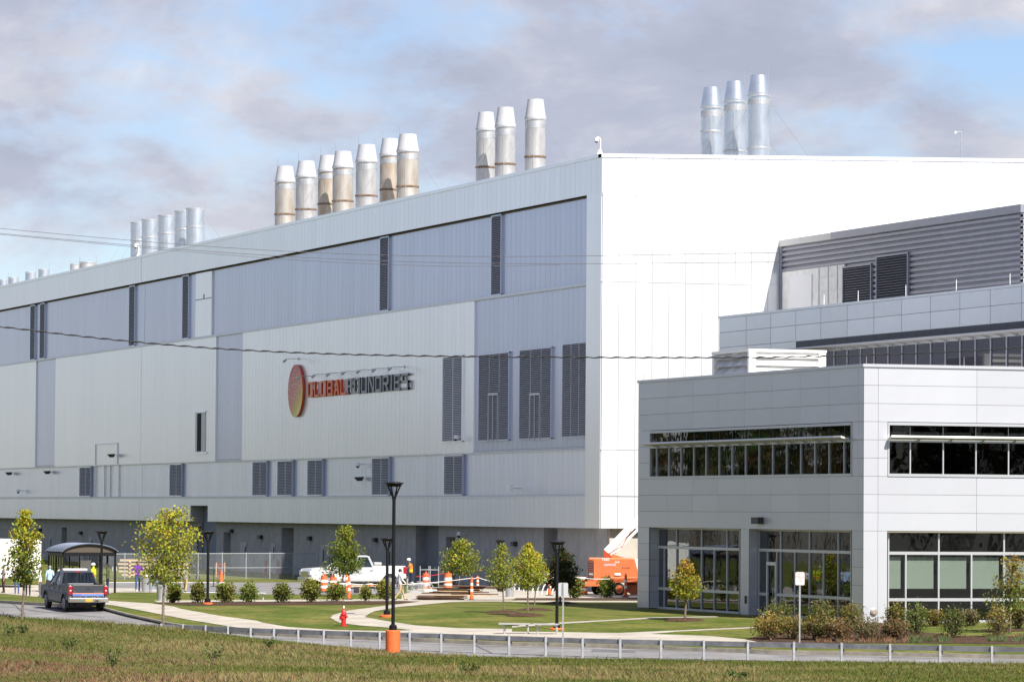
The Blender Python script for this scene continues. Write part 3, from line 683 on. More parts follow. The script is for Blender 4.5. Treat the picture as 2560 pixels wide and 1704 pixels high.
# ---------------------------------------------------------------- the letter sign on the long wall
sign = empty('letter_sign'); XS0 = XW + .1; DEP = .22
M_OR = mat('orange sign face', (.85, .21, .08), .45); M_ORS = mat('red orange sign return', (.58, .05, .012), .45)
M_GY = mat('grey sign face', (.32, .33, .36), .45); M_GYS = mat('slate sign return', (.075, .085, .11), .45)
GL = {'G': [(0, 0, .16, 1), (0, .86, 1, 1), (0, 0, 1, .14), (.84, 0, 1, .5), (.5, .38, 1, .52)], 'L': [(0, 0, .17, 1), (0, 0, 1, .14)], 'O': [(0, 0, .16, 1), (.84, 0, 1, 1), (0, .86, 1, 1), (0, 0, 1, .14)],
      'B': [(0, 0, .16, 1), (.78, .05, 1, .46), (.76, .54, .97, .95), (0, .83, .9, 1), (0, 0, .92, .17), (0, .42, .92, .58)], 'F': [(0, 0, .17, 1), (0, .86, 1, 1), (0, .43, .85, .57)], 'U': [(0, 0, .16, 1), (.84, 0, 1, 1), (0, 0, 1, .14)],
      'D': [(0, 0, .16, 1), (.84, .1, 1, .9), (0, .83, .88, 1), (0, 0, .88, .17)], 'R': [(0, 0, .16, 1), (.77, .5, .98, .95), (0, .83, .92, 1), (0, .40, .9, .56)], 'I': [(.3, 0, .7, 1)], 'E': [(0, 0, .17, 1), (0, .86, 1, 1), (0, .43, .85, .57), (0, 0, 1, .14)],
      'S': [(0, .86, 1, 1), (0, .43, .17, 1), (0, .43, 1, .57), (.84, 0, 1, .57), (0, 0, 1, .14)], 'N': [(0, 0, .16, 1), (.84, 0, 1, 1)], 'A': [(.25, .28, .75, .42)]}
SLANT = {'N': [[(.0, 1), (.24, 1), (1, 0), (.76, 0)]], 'A': [[(0, 0), (.24, 0), (.62, 1), (.38, 1)], [(1, 0), (.76, 0), (.38, 1), (.62, 1)]], 'R': [[(.35, .48), (.6, .48), (1, 0), (.74, 0)]]}
z0 = atX(770, 993, XS0 - DEP).z; LH = atX(768, 955, XS0 - DEP).z - z0
ya, ym, yb = atX(769, 960, XS0 - DEP).y, atX(866, 960, XS0 - DEP).y, atX(1019, 945, XS0 - DEP).y
def letters(word, y0, y1, fm, sm):
    n = len(word); units = [(.45 if c == 'I' else 1.0) for c in word]; gap = .24; tot = sum(units) + gap * (n - 1); u = (y1 - y0) / tot; y = y0
    for c, k in zip(word, units):
        mb = MB(); w = u * k
        for q, (a, b, cc, d) in enumerate(GL[c]):
            e = .0015 * q
            mb.add([(XS0 - DEP + e, y + a * w, z0 + b * LH), (XS0 - DEP + e, y + cc * w, z0 + b * LH), (XS0 - DEP + e, y + cc * w, z0 + d * LH), (XS0 - DEP + e, y + a * w, z0 + d * LH)], [(0, 1, 2, 3)], 0)
            mb.box((XS0 - DEP + .012 + e, min(y + a * w, y + cc * w), z0 + b * LH + e), (XS0 - .06 - e, max(y + a * w, y + cc * w), z0 + d * LH - e), 1)
        for q, poly in enumerate(SLANT.get(c, [])):
            e = .001 * (q + 7); pl = [(y + a * w, z0 + b * LH) for a, b in poly]
            mb.add([(XS0 - DEP + e, a, b) for a, b in pl], [tuple(range(len(pl)))], 0); mb.prism(pl, XS0 - DEP + .012 + e, XS0 - .06 - e, 'yz', 1)
        mb.build('letter', [fm, sm], sign); y += u * (k + gap)
letters('GLOBAL', ya, ym + .12, M_OR, M_ORS); letters('FOUNDRIES', ym - .14, yb, M_GY, M_GYS)
# round emblem: orange to yellow disc with rings and rows of pale dots
c = atX(738, 976.5, XS0 - DEP); R = (atX(738, 911, XS0 - DEP).z - atX(738, 1042, XS0 - DEP).z) / 2
em = bpy.data.materials.new('emblem face'); em.use_nodes = True; N, L = em.node_tree.nodes, em.node_tree.links
b = N['Principled BSDF']; b.inputs['Roughness'].default_value = .4
t = N.new('ShaderNodeTexCoord'); sx = N.new('ShaderNodeSeparateXYZ'); L.new(t.outputs['Object'], sx.inputs[0])
ma = N.new('ShaderNodeMath'); ma.operation = 'MULTIPLY_ADD'; ma.inputs[1].default_value = -.22 / R; ma.inputs[2].default_value = .5; L.new(sx.outputs['Z'], ma.inputs[0])
m2 = N.new('ShaderNodeMath'); m2.operation = 'MULTIPLY_ADD'; m2.inputs[1].default_value = -.16 / R; L.new(sx.outputs['Y'], m2.inputs[0]); L.new(ma.outputs[0], m2.inputs[2])
ra = N.new('ShaderNodeValToRGB'); e = ra.color_ramp.elements; e[0].position = .3; e[0].color = (.55, .12, .13, 1); e[1].position = .82; e[1].color = (.85, .84, .66, 1)
for pos, col in ((.50, (.66, .22, .17)), (.60, (.68, .36, .14)), (.70, (.70, .58, .08))):
    q = e.new(pos); q.color = (*col, 1)
L.new(m2.outputs[0], ra.inputs['Fac']); L.new(ra.outputs['Color'], b.inputs['Base Color'])
mb = MB(); n = 56
mb.add([(-.0, R * math.cos(2 * math.pi * k / n), R * math.sin(2 * math.pi * k / n)) for k in range(n)], [tuple(range(n))], 0)
mb.add([(.002 + dx, R * math.cos(2 * math.pi * k / n), R * math.sin(2 * math.pi * k / n)) for dx in (0, DEP - .06) for k in range(n)], [(k, (k + 1) % n, n + (k + 1) % n, n + k) for k in range(n)], 1)
disc = mb.build('emblem', [em, M_ORS], sign, loc=(XS0 - DEP, c.y, c.z))
M_DOT = mat('pale dot print', (.80, .70, .62), .5); dots = MB()
for row in range(9):
    rr = R * (.96 - .05 * row)
    for k in range(9 + row % 3):
        u = -.85 + .19 * k + .06 * row; v = .78 - .13 * row - .22 * (u ** 2)
        if u * u + v * v < .9 and (row in (2, 4) or (k + row * 2) % 3 != 0):
            s = R * (.040 if row in (2, 4) else .03); dots.add([(-.004, u * R - s * .9, v * R - s), (-.004, u * R + s * .9, v * R - s), (-.004, u * R + s * .9, v * R + s), (-.004, u * R - s * .9, v * R + s)], [(0, 1, 2, 3)])
dots.build('dot_print', M_DOT, disc)['kind'] = 'stuff'
tag(sign, 'wall sign of orange GLOBAL and grey FOUNDRIES letters beside a round emblem', 'sign'); rebase(sign, (XS0, c.y, c.z))
# sign lamps on arms
for i, (px, py) in enumerate(((747, 896.5), (782.5, 939.5), (819, 935), (856, 931.5), (894, 928), (932, 924), (971, 920.5), (1012, 916.5))):
    p = atX(px, py, XS0); r = empty('sign_lamp', p)
    MB().lathe([(.11, 0), (.11, .03)], 10).build('wall_plate', M_GALV, r).rotation_euler = (0, -math.pi / 2, 0)
    MB().tube([(0, 0, 0), (-.78, 0, -.01), (-.9, 0, -.05)], .022, 6).build('arm', M_GALV, r)
    MB().tube([(-.88, 0, -.04), (-.98, 0, -.12), (-1.16, 0, -.25)], [.03, .075, .085], 8).build('lamp_head', M_GALV, r)
    tag(r, 'grey sign lamp on a long arm above the round emblem' if i == 0 else 'grey sign lamp on a long arm in the row above the sign letters', 'lamp', None if i == 0 else 'lamps above the sign letters')

# ================================================================== THE NEAR OFFICE BLOCK
XS, YN, YF = 74.5, 169.4, 196.7
PH = .781; ZR = [3.93 + PH * k for k in range(10)]           # panel courses above the ground floor
ys = lambda px, py=1100: atX(px, py, XS).y
xs = lambda px, py=1100: atY(px, py, YN).x
M_SIL = mat('silver panel', (.57, .58, .62), .34, .42, var=.02, vscale=.5)
M_JNT = mat('panel joint', (.07, .07, .08), .8)
M_ALU = mat('aluminium frame', (.52, .53, .55), .35, .5)
M_GLS = glass('tinted window glass', (.22, .24, .25))
M_GLS2 = glass('clear shopfront glass', (.69, .72, .70))
M_GLS3 = glass('front ribbon glass', (.34, .36, .36), .45)
M_BLIND = mat('grey green blind', (.70, .74, .69), .9)
M_ROOM = mat('dim interior', (.05, .05, .05), .9)
M_SHADE = mat('sun shade metal', (.58, .57, .55), .4, .3)
M_SOFB = mat('beige soffit', (.33, .29, .22), .8)
sheet_tint(M_SIL, .06)
off = empty('office_building'); tag(off, 'two storey silver panelled office block with dark ribbon windows and shopfront glazing', 'building')
XR = 118.0
LS = [YF] + [ys(p) for p in (1670, 1732, 1796, 1861, 1930, 2000, 2073, 2146)] + [YN]
RS = [XS] + [xs(p) for p in (2195.5, 2442, 2690, 2940)] + [XR]
WYf, WYn, WX = ys(1625), ys(2130), xs(2219.4)
GP = .013; TH = .04
def panL(y0, y1, z0, z1): piece('panel', off, (XS, min(y0, y1) + GP / 2, z0 + GP / 2), (XS + TH, max(y0, y1) - GP / 2, z1 - GP / 2), M_SIL)
def panR(x0, x1, z0, z1): piece('panel', off, (x0 + GP / 2, YN, z0 + GP / 2), (x1 - GP / 2, YN + TH, z1 - GP / 2), M_SIL)
for k in range(9):
    z0, z1 = ZR[k], ZR[k + 1]
    for a, b in zip(LS, LS[1:]):
        lo, hi = min(a, b), max(a, b)
        if b == YN: lo += TH + .002
        if k in (3, 4, 5):
            if hi > WYf and lo < WYf: panL(WYf, hi, z0, z1)
            elif lo < WYn and hi > WYn: panL(lo, WYn, z0, z1)
            elif hi <= WYn: panL(lo, hi, z0, z1)
        else: panL(lo, hi, z0, z1)
    for a, b in zip(RS, RS[1:]):
        if k in (3, 4, 5):
            if a < WX: panR(a, min(b, WX), z0, z1)
        else: panR(a, b, z0, z1)
# solid behind the panels, cut into bands so that the windows stay open
core = MB()
for z0, z1 in ((ZR[0], ZR[3]), (ZR[6], ZR[9])):
    core.box((XS + .03, YN + .03, z0 + .01), (XS + .4, YF - .01, z1)); core.box((XS + .4, YN + .03, z0 + .01), (XR, YN + .4, z1)); core.box((XS + .4, YF - .4, z0 + .01), (XR, YF - .01, z1))
core.box((XS + .03, WYf, ZR[3]), (XS + .4, YF - .01, ZR[6])); core.box((XS + .03, YN + .03, ZR[3]), (XS + .4, WYn, ZR[6])); core.box((XS + .4, YN + .03, ZR[3]), (WX, YN + .4, ZR[6]))
core.box((XS + .4, YF - .4, -.2), (XR, YF - .01, ZR[6]))
core.build('wall_core', M_JNT, off)
MB().box((XS + .4, YN + .4, ZR[3] - .12), (XR, YF - .4, ZR[3] - .02)).build('floor_slab', M_ROOM, off)
MB().box((XS + .4, YN + .4, ZR[6] + .02), (XR, YF - .4, ZR[6] + .12)).build('ceiling', M_ROOM, off)
MB().box((XS + .4, YN + .4, ZR[9] - .8), (XR, YF - .4, ZR[9] - .7)).build('roof', M_ROOF, off)
MB().box((XS + .6, YN + .6, -.1), (XR, YF - .5, -.02)).build('floor', M_ROOM, off)
MB().box((XS + .6, YN + .6, ZR[0] + .02), (XR, YF - .5, ZR[0] + .1)).build('ceiling', M_ROOM, off)
MB().box((XS + 8.0, YN + 8.0, -.1), (XR - .1, YF - .6, ZR[9] - .9)).build('inner_core', M_ROOM, off)
MB().box((XS - .06, YN - .06, ZR[9]), (XS + .45, YF + .05, ZR[9] + .13)).build('parapet_cap', M_SIL, off)
MB().box((XS + .45, YN - .06, ZR[9]), (XR, YN + .45, ZR[9] + .13)).build('parapet_cap', M_SIL, off)
MB().box((XR - .3, YN + .1, 0), (XR, YF, ZR[9])).build('wall', M_SIL, off)
for px in (1608, 1708, 1923, 2166, 2410): 
    q = atX(px, 930, XS + .2) if px < 2160 else atY(px, 920, YN + .2); MB().cyl((q.x, q.y, ZR[9]), (q.x, q.y, ZR[9] + .5), .012, n=5).build('lightning_rod', M_GALV, off)

def ribbon(parent, axis, c, a, b, z0, z1, zs, cuts, thin, gm, dep=.06):
    """ribbon window: frame, transom, mullions, panes; axis y for the side wall, x for the front"""
    def B(u0, u1, v0, v1, d0, d1): return ((c + d0, u0, v0), (c + d1, u1, v1)) if axis == 'y' else ((u0, c + d0, v0), (u1, c + d1, v1))
    lo, hi = min(a, b), max(a, b); fw = .07
    w = empty('window'); w.parent = parent
    fr = MB()
    fr.box(*B(lo, hi, z0, z0 + .12, -.04, .14)).box(*B(lo, hi, z1 - .12, z1, -.04, .14)).box(*B(lo, lo + fw, z0 + .12, z1 - .12, -.035, .14)).box(*B(hi - fw, hi, z0 + .12, z1 - .12, -.035, .14))
    fr.build('frame', M_ALU, w)
    if zs: MB().box(*B(lo + fw, hi - fw, zs - .06, zs + .06, -.03, .12)).build('transom', M_ALU, w)
    cs = sorted(cuts); edges = [lo + fw] + cs + [hi - fw]
    for u in cs:
        MB().box(*B(u - .028, u + .028, z0 + .12, (zs - .06) if zs else z1 - .12, .0, .075)).build('mullion', M_ALU, w)
        if thin and zs: MB().box(*B(u - .012, u + .012, zs + .06, z1 - .12, .03, .08)).build('mullion', M_JNT, w)
    for u, v in zip(edges, edges[1:]):
        for q0, q1 in (((z0 + .12, zs - .06), (zs + .06, z1 - .12)) if zs else ((z0 + .12, z1 - .12),)):
            piece('pane', w, *B(u + .005, v - .005, q0, q1, dep, dep + .012), gm)
    return w
cl = [ys(p) for p in (1640.7, 1671.6, 1701.9, 1733.5, 1764.4, 1797.2, 1829.8, 1863, 1897, 1931, 1965.6, 2001, 2036.4, 2072, 2109.4)]
ribbon(off, 'y', XS, WYf, WYn, ZR[3], ZR[6] - .02, ZR[5] - .02, cl, True, M_GLS)
step = (xs(2521.7) - xs(2276)) / 3; cr = [xs(2276) + step * k for k in range(int((XR - 1 - xs(2276)) / step))]
ribbon(off, 'x', YN, WX, XR - .5, ZR[3], ZR[6] - .02, ZR[5] - .02, cr, True, M_GLS3)
# roller blinds behind the upper lights of the front ribbon window
ed = [WX + .05] + cr
for a, b in zip(ed, ed[1:]):
    piece('blind', off, (a + .04, YN + .22, ZR[5] + .06), (b - .12, YN + .235, ZR[6] - .42), M_BLIND)
# sun shades: a slim blade on brackets
def shade_y(parent, X, ya, yb, z, outd=.52):
    lo, hi = min(ya, yb), max(ya, yb)
    o = MB().prism([(X - outd, z + .10), (X - outd + .03, z + .17), (X - .1, z + .05), (X - .1, z + .0), (X - outd + .05, z + .06)], lo, hi, 'xz').build('sun_shade', M_SHADE, parent)
    y = lo + .3
    while y < hi: MB().prism([(X - outd + .12, z + .045), (X + .02, z - .02), (X + .02, z - .14), (X - .1, z - .1)], y, y + .05, 'xz').build('bracket', M_ALU, o); y += 1.52
    return o
def shade_x(parent, Y, xa, xb, z, outd=.52):
    o = MB().prism([(Y - outd, z + .10), (Y - outd + .03, z + .17), (Y - .1, z + .05), (Y - .1, z + .0), (Y - outd + .05, z + .06)], xa, xb, 'yz').build('sun_shade', M_SHADE, parent)
    x = xa + 1.4
    while x < xb: MB().prism([(Y - outd + .12, z + .045), (Y + .02, z - .02), (Y + .02, z - .14), (Y - .1, z - .1)], x, x + .05, 'yz').build('bracket', M_ALU, o); x += 1.52
    return o
shade_y(off, XS, WYf - .12, WYn + .05, ZR[5] + .02); shade_x(off, YN, WX - .05, XR - .4, ZR[5] + .02)
# ground floor: piers with panels, recessed shopfronts
DP = .46; zt = ZR[0]
PY = [(ys(1622, 1420), YF), (ys(1872, 1420), ys(1851, 1420)), (YN, ys(2129.6, 1420))]
for i, (a, b) in enumerate(PY):
    MB().box((XS + .03, a + .03, -.2), (XS + DP + .5, b - .03, zt + .01)).build('pier', M_JNT if i != 1 else M_SIL, off)
    for k in range(5):
        z0, z1 = zt - PH * (k + 1), zt - PH * k
        if i == 2: panL(a + TH + .002, b, max(z0, -.1), z1)
        else: panL(a, b, max(z0, -.1), z1); piece('panel', off, (XS + .03 + TH, a, max(z0, -.1) + .009), (XS + DP + .3, a + .035, z1 - .009), M_SIL)
XP = xs(2219)
MB().box((XS + .5, YN + .03, -.2), (XP - .03, YN + .9, zt + .01)).build('pier', M_SIL, off)
for k in range(5):
    z0, z1 = max(-.1, zt - PH * (k + 1)), zt - PH * k
    panR(XS, RS[1], -.1, zt) if k == 0 else None
    panR(RS[1], XP, -.1, zt) if k == 0 else None
def shopfront(axis, c, a, b, zt, z_tr, z_lo, full, low, gm, door=None):
    def B(u0, u1, v0, v1, d0, d1): return ((c + d0, u0, v0), (c + d1, u1, v1)) if axis == 'y' else ((u0, c + d0, v0), (u1, c + d1, v1))
    lo, hi = min(a, b), max(a, b); s = empty('shopfront'); s.parent = off
    fr = MB().box(*B(lo, hi, -.05, .1, -.04, .1)).box(*B(lo, hi, zt - .08, zt, -.04, .1)).box(*B(lo, lo + .06, .1, zt - .08, -.035, .1)).box(*B(hi - .06, hi, .1, zt - .08, -.035, .1))
    fr.build('frame', M_ALU, s)
    dspan = None
    if door: dspan = (min(door), max(door))
    def rail(z, h):
        segs = [(lo + .06, hi - .06)]
        if dspan and z < 2.4: segs = [(lo + .06, dspan[0]), (dspan[1], hi - .06)]
        for u, v in segs:
            if v - u > .05: MB().box(*B(u, v, z - h / 2, z + h / 2, -.03, .09)).build('transom', M_ALU, s)
    rail(z_tr, .13); rail(z_lo, .13)
    for u in full: MB().box(*B(u - .035, u + .035, z_tr + .065, zt - .08, -.03, .09)).build('mullion', M_ALU, s)
    cs = sorted(set(full + low))
    for u in cs:
        MB().box(*B(u - .035, u + .035, z_lo + .065, z_tr - .065, -.032, .09)).build('mullion', M_ALU, s)
        if not (dspan and dspan[0] + .05 < u < dspan[1] - .05): MB().box(*B(u - .035, u + .035, .1, z_lo - .065, -.03, .09)).build('mullion', M_ALU, s)
    for e, z0, z1 in ((sorted(full), z_tr + .065, zt - .08), (cs, z_lo + .065, z_tr - .065), (cs, .1, z_lo - .065)):
        ee = [lo + .06] + e + [hi - .06]
        for u, v in zip(ee, ee[1:]):
            if v - u < .08: continue
            piece('pane', s, *B(u + .002, v - .002, z0, z1, .03, .042), gm)
    if dspan:
        u, v = dspan
        d = MB().box(*B(u, u + .1, 0, 2.45, -.07, .0)).box(*B(v - .1, v, 0, 2.45, -.07, .0)).box(*B(u + .1, v - .1, 2.3, 2.45, -.07, .0)).box(*B(u + .1, v - .1, .0, .25, -.07, .0)).build('door', mat('pale door frame', (.62, .63, .65), .4, .2), s)
        MB().cyl(*[Vector(B(u + .16, u + .16, z, z, -.13, -.13)[0]) for z in (.95, 1.3)], .02, n=6).build('handle', M_GALV, s)
    return s
ztr, zlo = zt - .95, .98
yy = lambda p: atX(p, 1450, XS + DP).y
shopfront('y', XS + DP, yy(1645), yy(1850), zt, ztr, zlo, [yy(p) for p in (1691.5, 1754, 1818)], [yy(p) for p in (1661, 1722.7, 1786)], M_GLS)
shopfront('y', XS + DP, yy(1897), yy(2129), zt, ztr, zlo, [yy(p) for p in (1952, 2024, 2096)], [yy(p) for p in (1919, 1942.6, 1987.5, 2059)], M_GLS, door=(yy(1919), yy(1942.6)))
zz = YN + .35; xx = lambda p: atY(p, 1450, zz).x
st = (xx(2509.6) - xx(2264)) / 3; lows = [xx(2264) + st * k for k in range(int((XR - 1 - xx(2264)) / st))]
shopfront('x', zz, xx(2219) , XR - .4, zt, ztr, zlo, lows[1::2], lows[0::2], M_GLS2)
MB().box((XS + .02, YN + .05, zt - .004), (XS + DP + .3, YF - .02, zt + .006)).build('soffit', M_SOFB, off)
MB().box((XP - .02, YN + .03, zt - .05), (XR, YN + .34, zt - .006)).build('soffit', M_SOFB, off)
zb0, zb1 = 1.45, ztr - .12
ee = [xx(2219) + .05] + lows
for a, b in zip(ee, ee[1:]): piece('blind', off, (a + .05, zz + .22, zb0), (b - .14, zz + .235, zb1 - .05), M_BLIND)
p = atX(1901, 1300, XS); MB().box((XS - .3, p.y - .4, p.z - .16), (XS + .01, p.y + .4, p.z + .14)).build('wall_lamp', M_STEELD, off)
p = atX(1865, 1498, XS); MB().box((XS - .05, p.y - .07, p.z - .18), (XS + .01, p.y + .07, p.z + .18)).build('intercom', M_STEELD, off)
p = atY(2184, 1528, YN); MB().lathe([(.16, 0), (.16, .06), (.1, .1)], 14).build('wall_vent', mat('copper vent', (.5, .42, .36), .4, .6), off, loc=(p.x, YN - .01, p.z)).rotation_euler = (math.pi / 2, 0, 0)
MB().box((XS + .02, YN + .3, -.3), (XS + DP + .4, YF, -.01)).build('plinth', M_CONC, off)
rebase(off, (XS, YN, 0))

# white louvred plant unit on the office roof
unit = empty('rooftop_unit'); UX0, UX1, UY0, UY1 = 76.7, 80.75, 188.0, 192.8; UZ = 12.45
UX0 = atY(1872.5, 878, UY0).x; UX1 = atY(2065, 882, UY0).x; UY1 = atX(1780, 885, UX0).y; UZ = atY(1872.5, 878, UY0).z
M_UW = mat('white plant casing', (.80, .80, .78), .5, var=.06, vscale=2); M_US = mat('translucent slat', (.55, .55, .55), .5, var=.3, vscale=1.2)
for x, y in ((UX0, UY0), (UX1 - .35, UY0), (UX0, UY1 - .2), (UX1 - .35, UY1 - .2)): MB().box((x, y, 10.1), (x + .35, y + .2, UZ)).build('post', M_UW, unit)
MB().box((UX0 - .02, UY0 - .02, UZ), (UX1 + .02, UY1 + .02, UZ + .12)).build('top', M_UW, unit)
MB().box((UX0 + .3, UY0 + .35, 10.1), (UX1 - .1, UY1 - .1, UZ - .02)).build('casing', M_US, unit)
z = 10.2; k = 0
while z < UZ - .2:
    MB().add([(UX0 + .35, UY0 + .02, z), (UX1 - .35, UY0 + .02, z), (UX1 - .35, UY0 + .22, z + .30), (UX0 + .35, UY0 + .22, z + .30), (UX0 + .35, UY0 + .04, z - .02), (UX1 - .35, UY0 + .04, z - .02)], [(0, 1, 2, 3), (0, 4, 5, 1)]).build('slat', M_UW, unit)
    MB().add([(UX0 + .02, UY0 + .2, z), (UX0 + .02, UY1 - .2, z), (UX0 + .22, UY1 - .2, z + .30), (UX0 + .22, UY0 + .2, z + .30)], [(0, 1, 2, 3)]).build('slat', M_US, unit)
    z += .36
rebase(unit, (UX0, UY0, 10.15)); tag(unit, 'white louvred plant unit standing on the near office roof', 'roof unit')

# ================================================================== THE BUILDING BEHIND
bk = empty('rear_office_building'); tag(bk, 'taller grey panelled building behind the office with ribbon glazing and corrugated penthouse', 'building')
YBF = 212.0                               # its long side stops short of the hall
q = atY(1797, 791, YBF); XB, ZBT = q.x, q.z
yb_ = lambda px, py=800: atX(px, py, XB).y
M_BPAN = mat('blue grey panel', (.72, .73, .77), .22, .8, var=.03, vscale=.5)
YBN = 172.0; sheet_tint(M_BPAN, .07)
r1, r2 = atY(1797, 832, YBF).z, atY(1797, 870, YBF).z; ph = r1 - r2
rows = [(r1, ZBT - .12), (r2, r1), (r2 - ph, r2), (r2 - 2 * ph, r2 - ph), (r2 - 3 * ph, r2 - 2 * ph)]
cols = [YBF - .05] + [yb_(p) for p in (1865.5, 1927, 1989.5, 2052, 2118, 2184.7, 2254, 2326, 2399.6, 2475.5, 2554, 2640, 2735)] + [YBN]
YWF = yb_(1990.5, 860); zs1 = atX(1990.5, 853, XB).z; zs0 = atX(1990.5, 877, XB).z
for i, (z0, z1) in enumerate(rows):
    for a, b in zip(cols, cols[1:]):
        if b >= a: continue
        hi_ = z1 - .01; lo_ = z0 + .01
        if a <= YWF + .5:
            if lo_ >= zs1: pass
            elif hi_ > zs1 + .1: lo_ = zs1 + .03
            else: continue
        piece('panel', bk, (XB, b + .02, lo_), (XB + .04, a - .02, hi_), M_BPAN)
MB().box((XB + .03, YBN, ZR[9] - .65), (XB + 1, YBF - .1, ZBT - .05)).build('wall_core', M_JNT, bk)
MB().box((XB - .06, YBN - .1, ZBT - .12), (XB + .6, YBF - .04, ZBT)).build('parapet_cap', M_BPAN, bk)
MB().box((XB + .1, YBF - .6, 0), (XB + 30, YBF - .12, ZBT - .1)).build('wall', M_BPAN, bk)
MB().box((XB + 1, YBN, ZR[9]), (XB + 30, YBN + 1, ZBT)).build('wall', M_SIL, bk)
MB().box((XB + .5, YBN + .1, ZBT - .7), (XB + 30, YBF - .1, ZBT - .6)).build('roof', M_ROOF, bk)
M_SPAN = mat('dark spandrel', (.03, .032, .05), .3, 0, spec=.22)
M_BGL = mat('dark ribbon glass', (.022, .025, .045), .05, 0, spec=.3)
ml = [yb_(1920 + z / 3.136, 900) for z in (520, 622, 727, 834, 943, 1052, 1163, 1277, 1392, 1508, 1627, 1747, 1872, 1995)]
d = ml[-2] - ml[-1]; ml += [ml[-1] - d * k for k in range(1, 12) if ml[-1] - d * k > YBN + .5]
ml = [ml[0] + 1.55 * k for k in (2, 1)] + ml
edges = sorted([YBN + .3] + ml + [YWF])
wb = empty('window'); wb.parent = bk
for a, b in zip(edges, edges[1:]):
    piece('spandrel', wb, (XB - .01, a + .01, zs0), (XB + .02, b - .01, zs1), M_SPAN)
    piece('pane', wb, (XB + .02, a + .03, zs0 - 2.5), (XB + .035, b - .03, zs0 - .16), M_BGL)
for y in ml: MB().box((XB - .03, y - .035, zs0 - 2.5), (XB + .06, y + .035, zs0 - .16)).build('mullion', M_ALU, wb)
MB().box((XB - .035, YBN + .3, zs0 - .16), (XB + .06, YWF, zs0 - .02)).build('transom', M_ALU, wb)
MB().box((XB - .02, YBN + .3, zs1), (XB + .06, YWF + .06, zs1 + .03)).box((XB - .02, YWF, zs0 - 2.5), (XB + .06, YWF + .06, zs1)).build('frame', M_BPAN, wb)
shade_y(bk, XB, YBN + .3, YWF + .1, zs0 - .06, .55)
for px in (2051, 2136, 2255, 2381, 2515, 1808, 1873):
    y = yb_(px, 750); MB().cyl((XB + .2, y, ZBT), (XB + .2, y, ZBT + .55), .014, n=5).build('lightning_rod', M_CAMW, bk)
# penthouse of horizontal ribs
q = atY(1949.5, 600, YC); XPH, ZPT = q.x, q.z
yp = lambda px, py=700: atX(px, py, XPH).y
YPN = yp(2553, 600); M_RIB = mat('corrugated cladding', (.25, .255, .30), .4, .3, var=.05, vscale=1.5)
pen = MB().box((XPH + .12, YPN + .1, -.2), (XPH + 14, YC - .04, ZPT - .05)).build('penthouse', M_RIB, bk)
y8 = yp(2079, 560)
MB().box((XPH - .06, YPN - .05, ZPT - .42), (XPH + .4, y8, ZPT)).build('parapet_cap', M_RIB, pen)
MB().box((XPH - .05, y8 + .002, ZPT - .40), (XPH + .4, YC - .03, ZPT - .02)).build('parapet_cap', mat('primed cap', (.66, .66, .64), .6), pen)
MB().box((XPH - .03, YC - .35, ZBT - .5), (XPH + .15, YC - .03, ZPT - .42)).build('corner_post', M_RIB, pen)
zw = atX(1959, 679, XPH).z; pit = .305; z = ZPT - .46; yA, yB, yC_, yD = yp(2110, 720), yp(2180, 720), yp(2194, 700), yp(2272, 680)
zlv = atX(2120, 665, XPH).z
while z > ZBT - .3:
    prof = [(XPH + .12, z), (XPH + .0, z - .05), (XPH + .0, z - .20), (XPH + .12, z - .25)]
    spans = [(YPN - .02, YC - .36)] if z - .25 > max(zw, zlv) - .1 else [(YPN - .02, yD - .02), (yC_ - .02 if False else yB, yC_)]
    for a, b in spans:
        lo, hi = min(a, b), max(a, b)
        MB().prism(prof, lo, hi, 'xz').build('rib', M_RIB, pen)
    z -= pit
z = ZPT - .46
mbf = []
while z > ZBT - .3:
    MB().prism([(YPN + .1, z), (YPN - .02, z - .05), (YPN - .02, z - .2), (YPN + .1, z - .25)], XPH + .0, XPH + 14, 'yz').build('rib', mat('corrugated cladding sunlit tone', (.5, .51, .55), .4, .3), pen); z -= pit  # paler copy of the side cladding: sunlight on this end is in the colour
un = MB().box((XPH + .02, yA, ZBT - .4), (XPH + .11, YC - .36, zw - .02)).build('unfinished_wall', mat('pale sheathing board', (.85, .85, .84), .7, var=.1, vscale=1.3, bump=.2, bscale=3), bk)
for px in (2047, 2070, 2093): MB().box((XPH - .02, yp(px) - .02, ZBT - .4), (XPH + .02, yp(px) + .02, zw - .05)).build('stud', M_GALV, un)
MB().box((XPH - .03, yp(2030), ZBT - .3), (XPH + .018, yp(1975), zw - .35)).build('board', mat('white board', (.88, .88, .9), .6), un)
MB().box((XPH - .03, yp(2096, 750), ZBT - .3), (XPH + .018, yp(2079, 750), ZBT + .75)).build('plywood_patch', mat('plywood', (.36, .22, .12), .8, var=.2, vscale=4), un)
for k in range(3): MB().box((XPH - .012, yp(2108), zw - .6 - .8 * k), (XPH + .012, yp(2045), zw - .56 - .8 * k)).build('batten', M_CAMW, un)
louver('louver', XPH - .02, yA, yB, ZBT - .4, zlv - .1, M_RIB, pitch=.14, parent=bk, frame=M_RIB)
louver('louver', XPH - .02, yC_, yD, ZBT - .4, zlv + .25, M_RIB, pitch=.14, parent=bk, frame=M_RIB)
rebase(bk, (XB, YBF, 0))

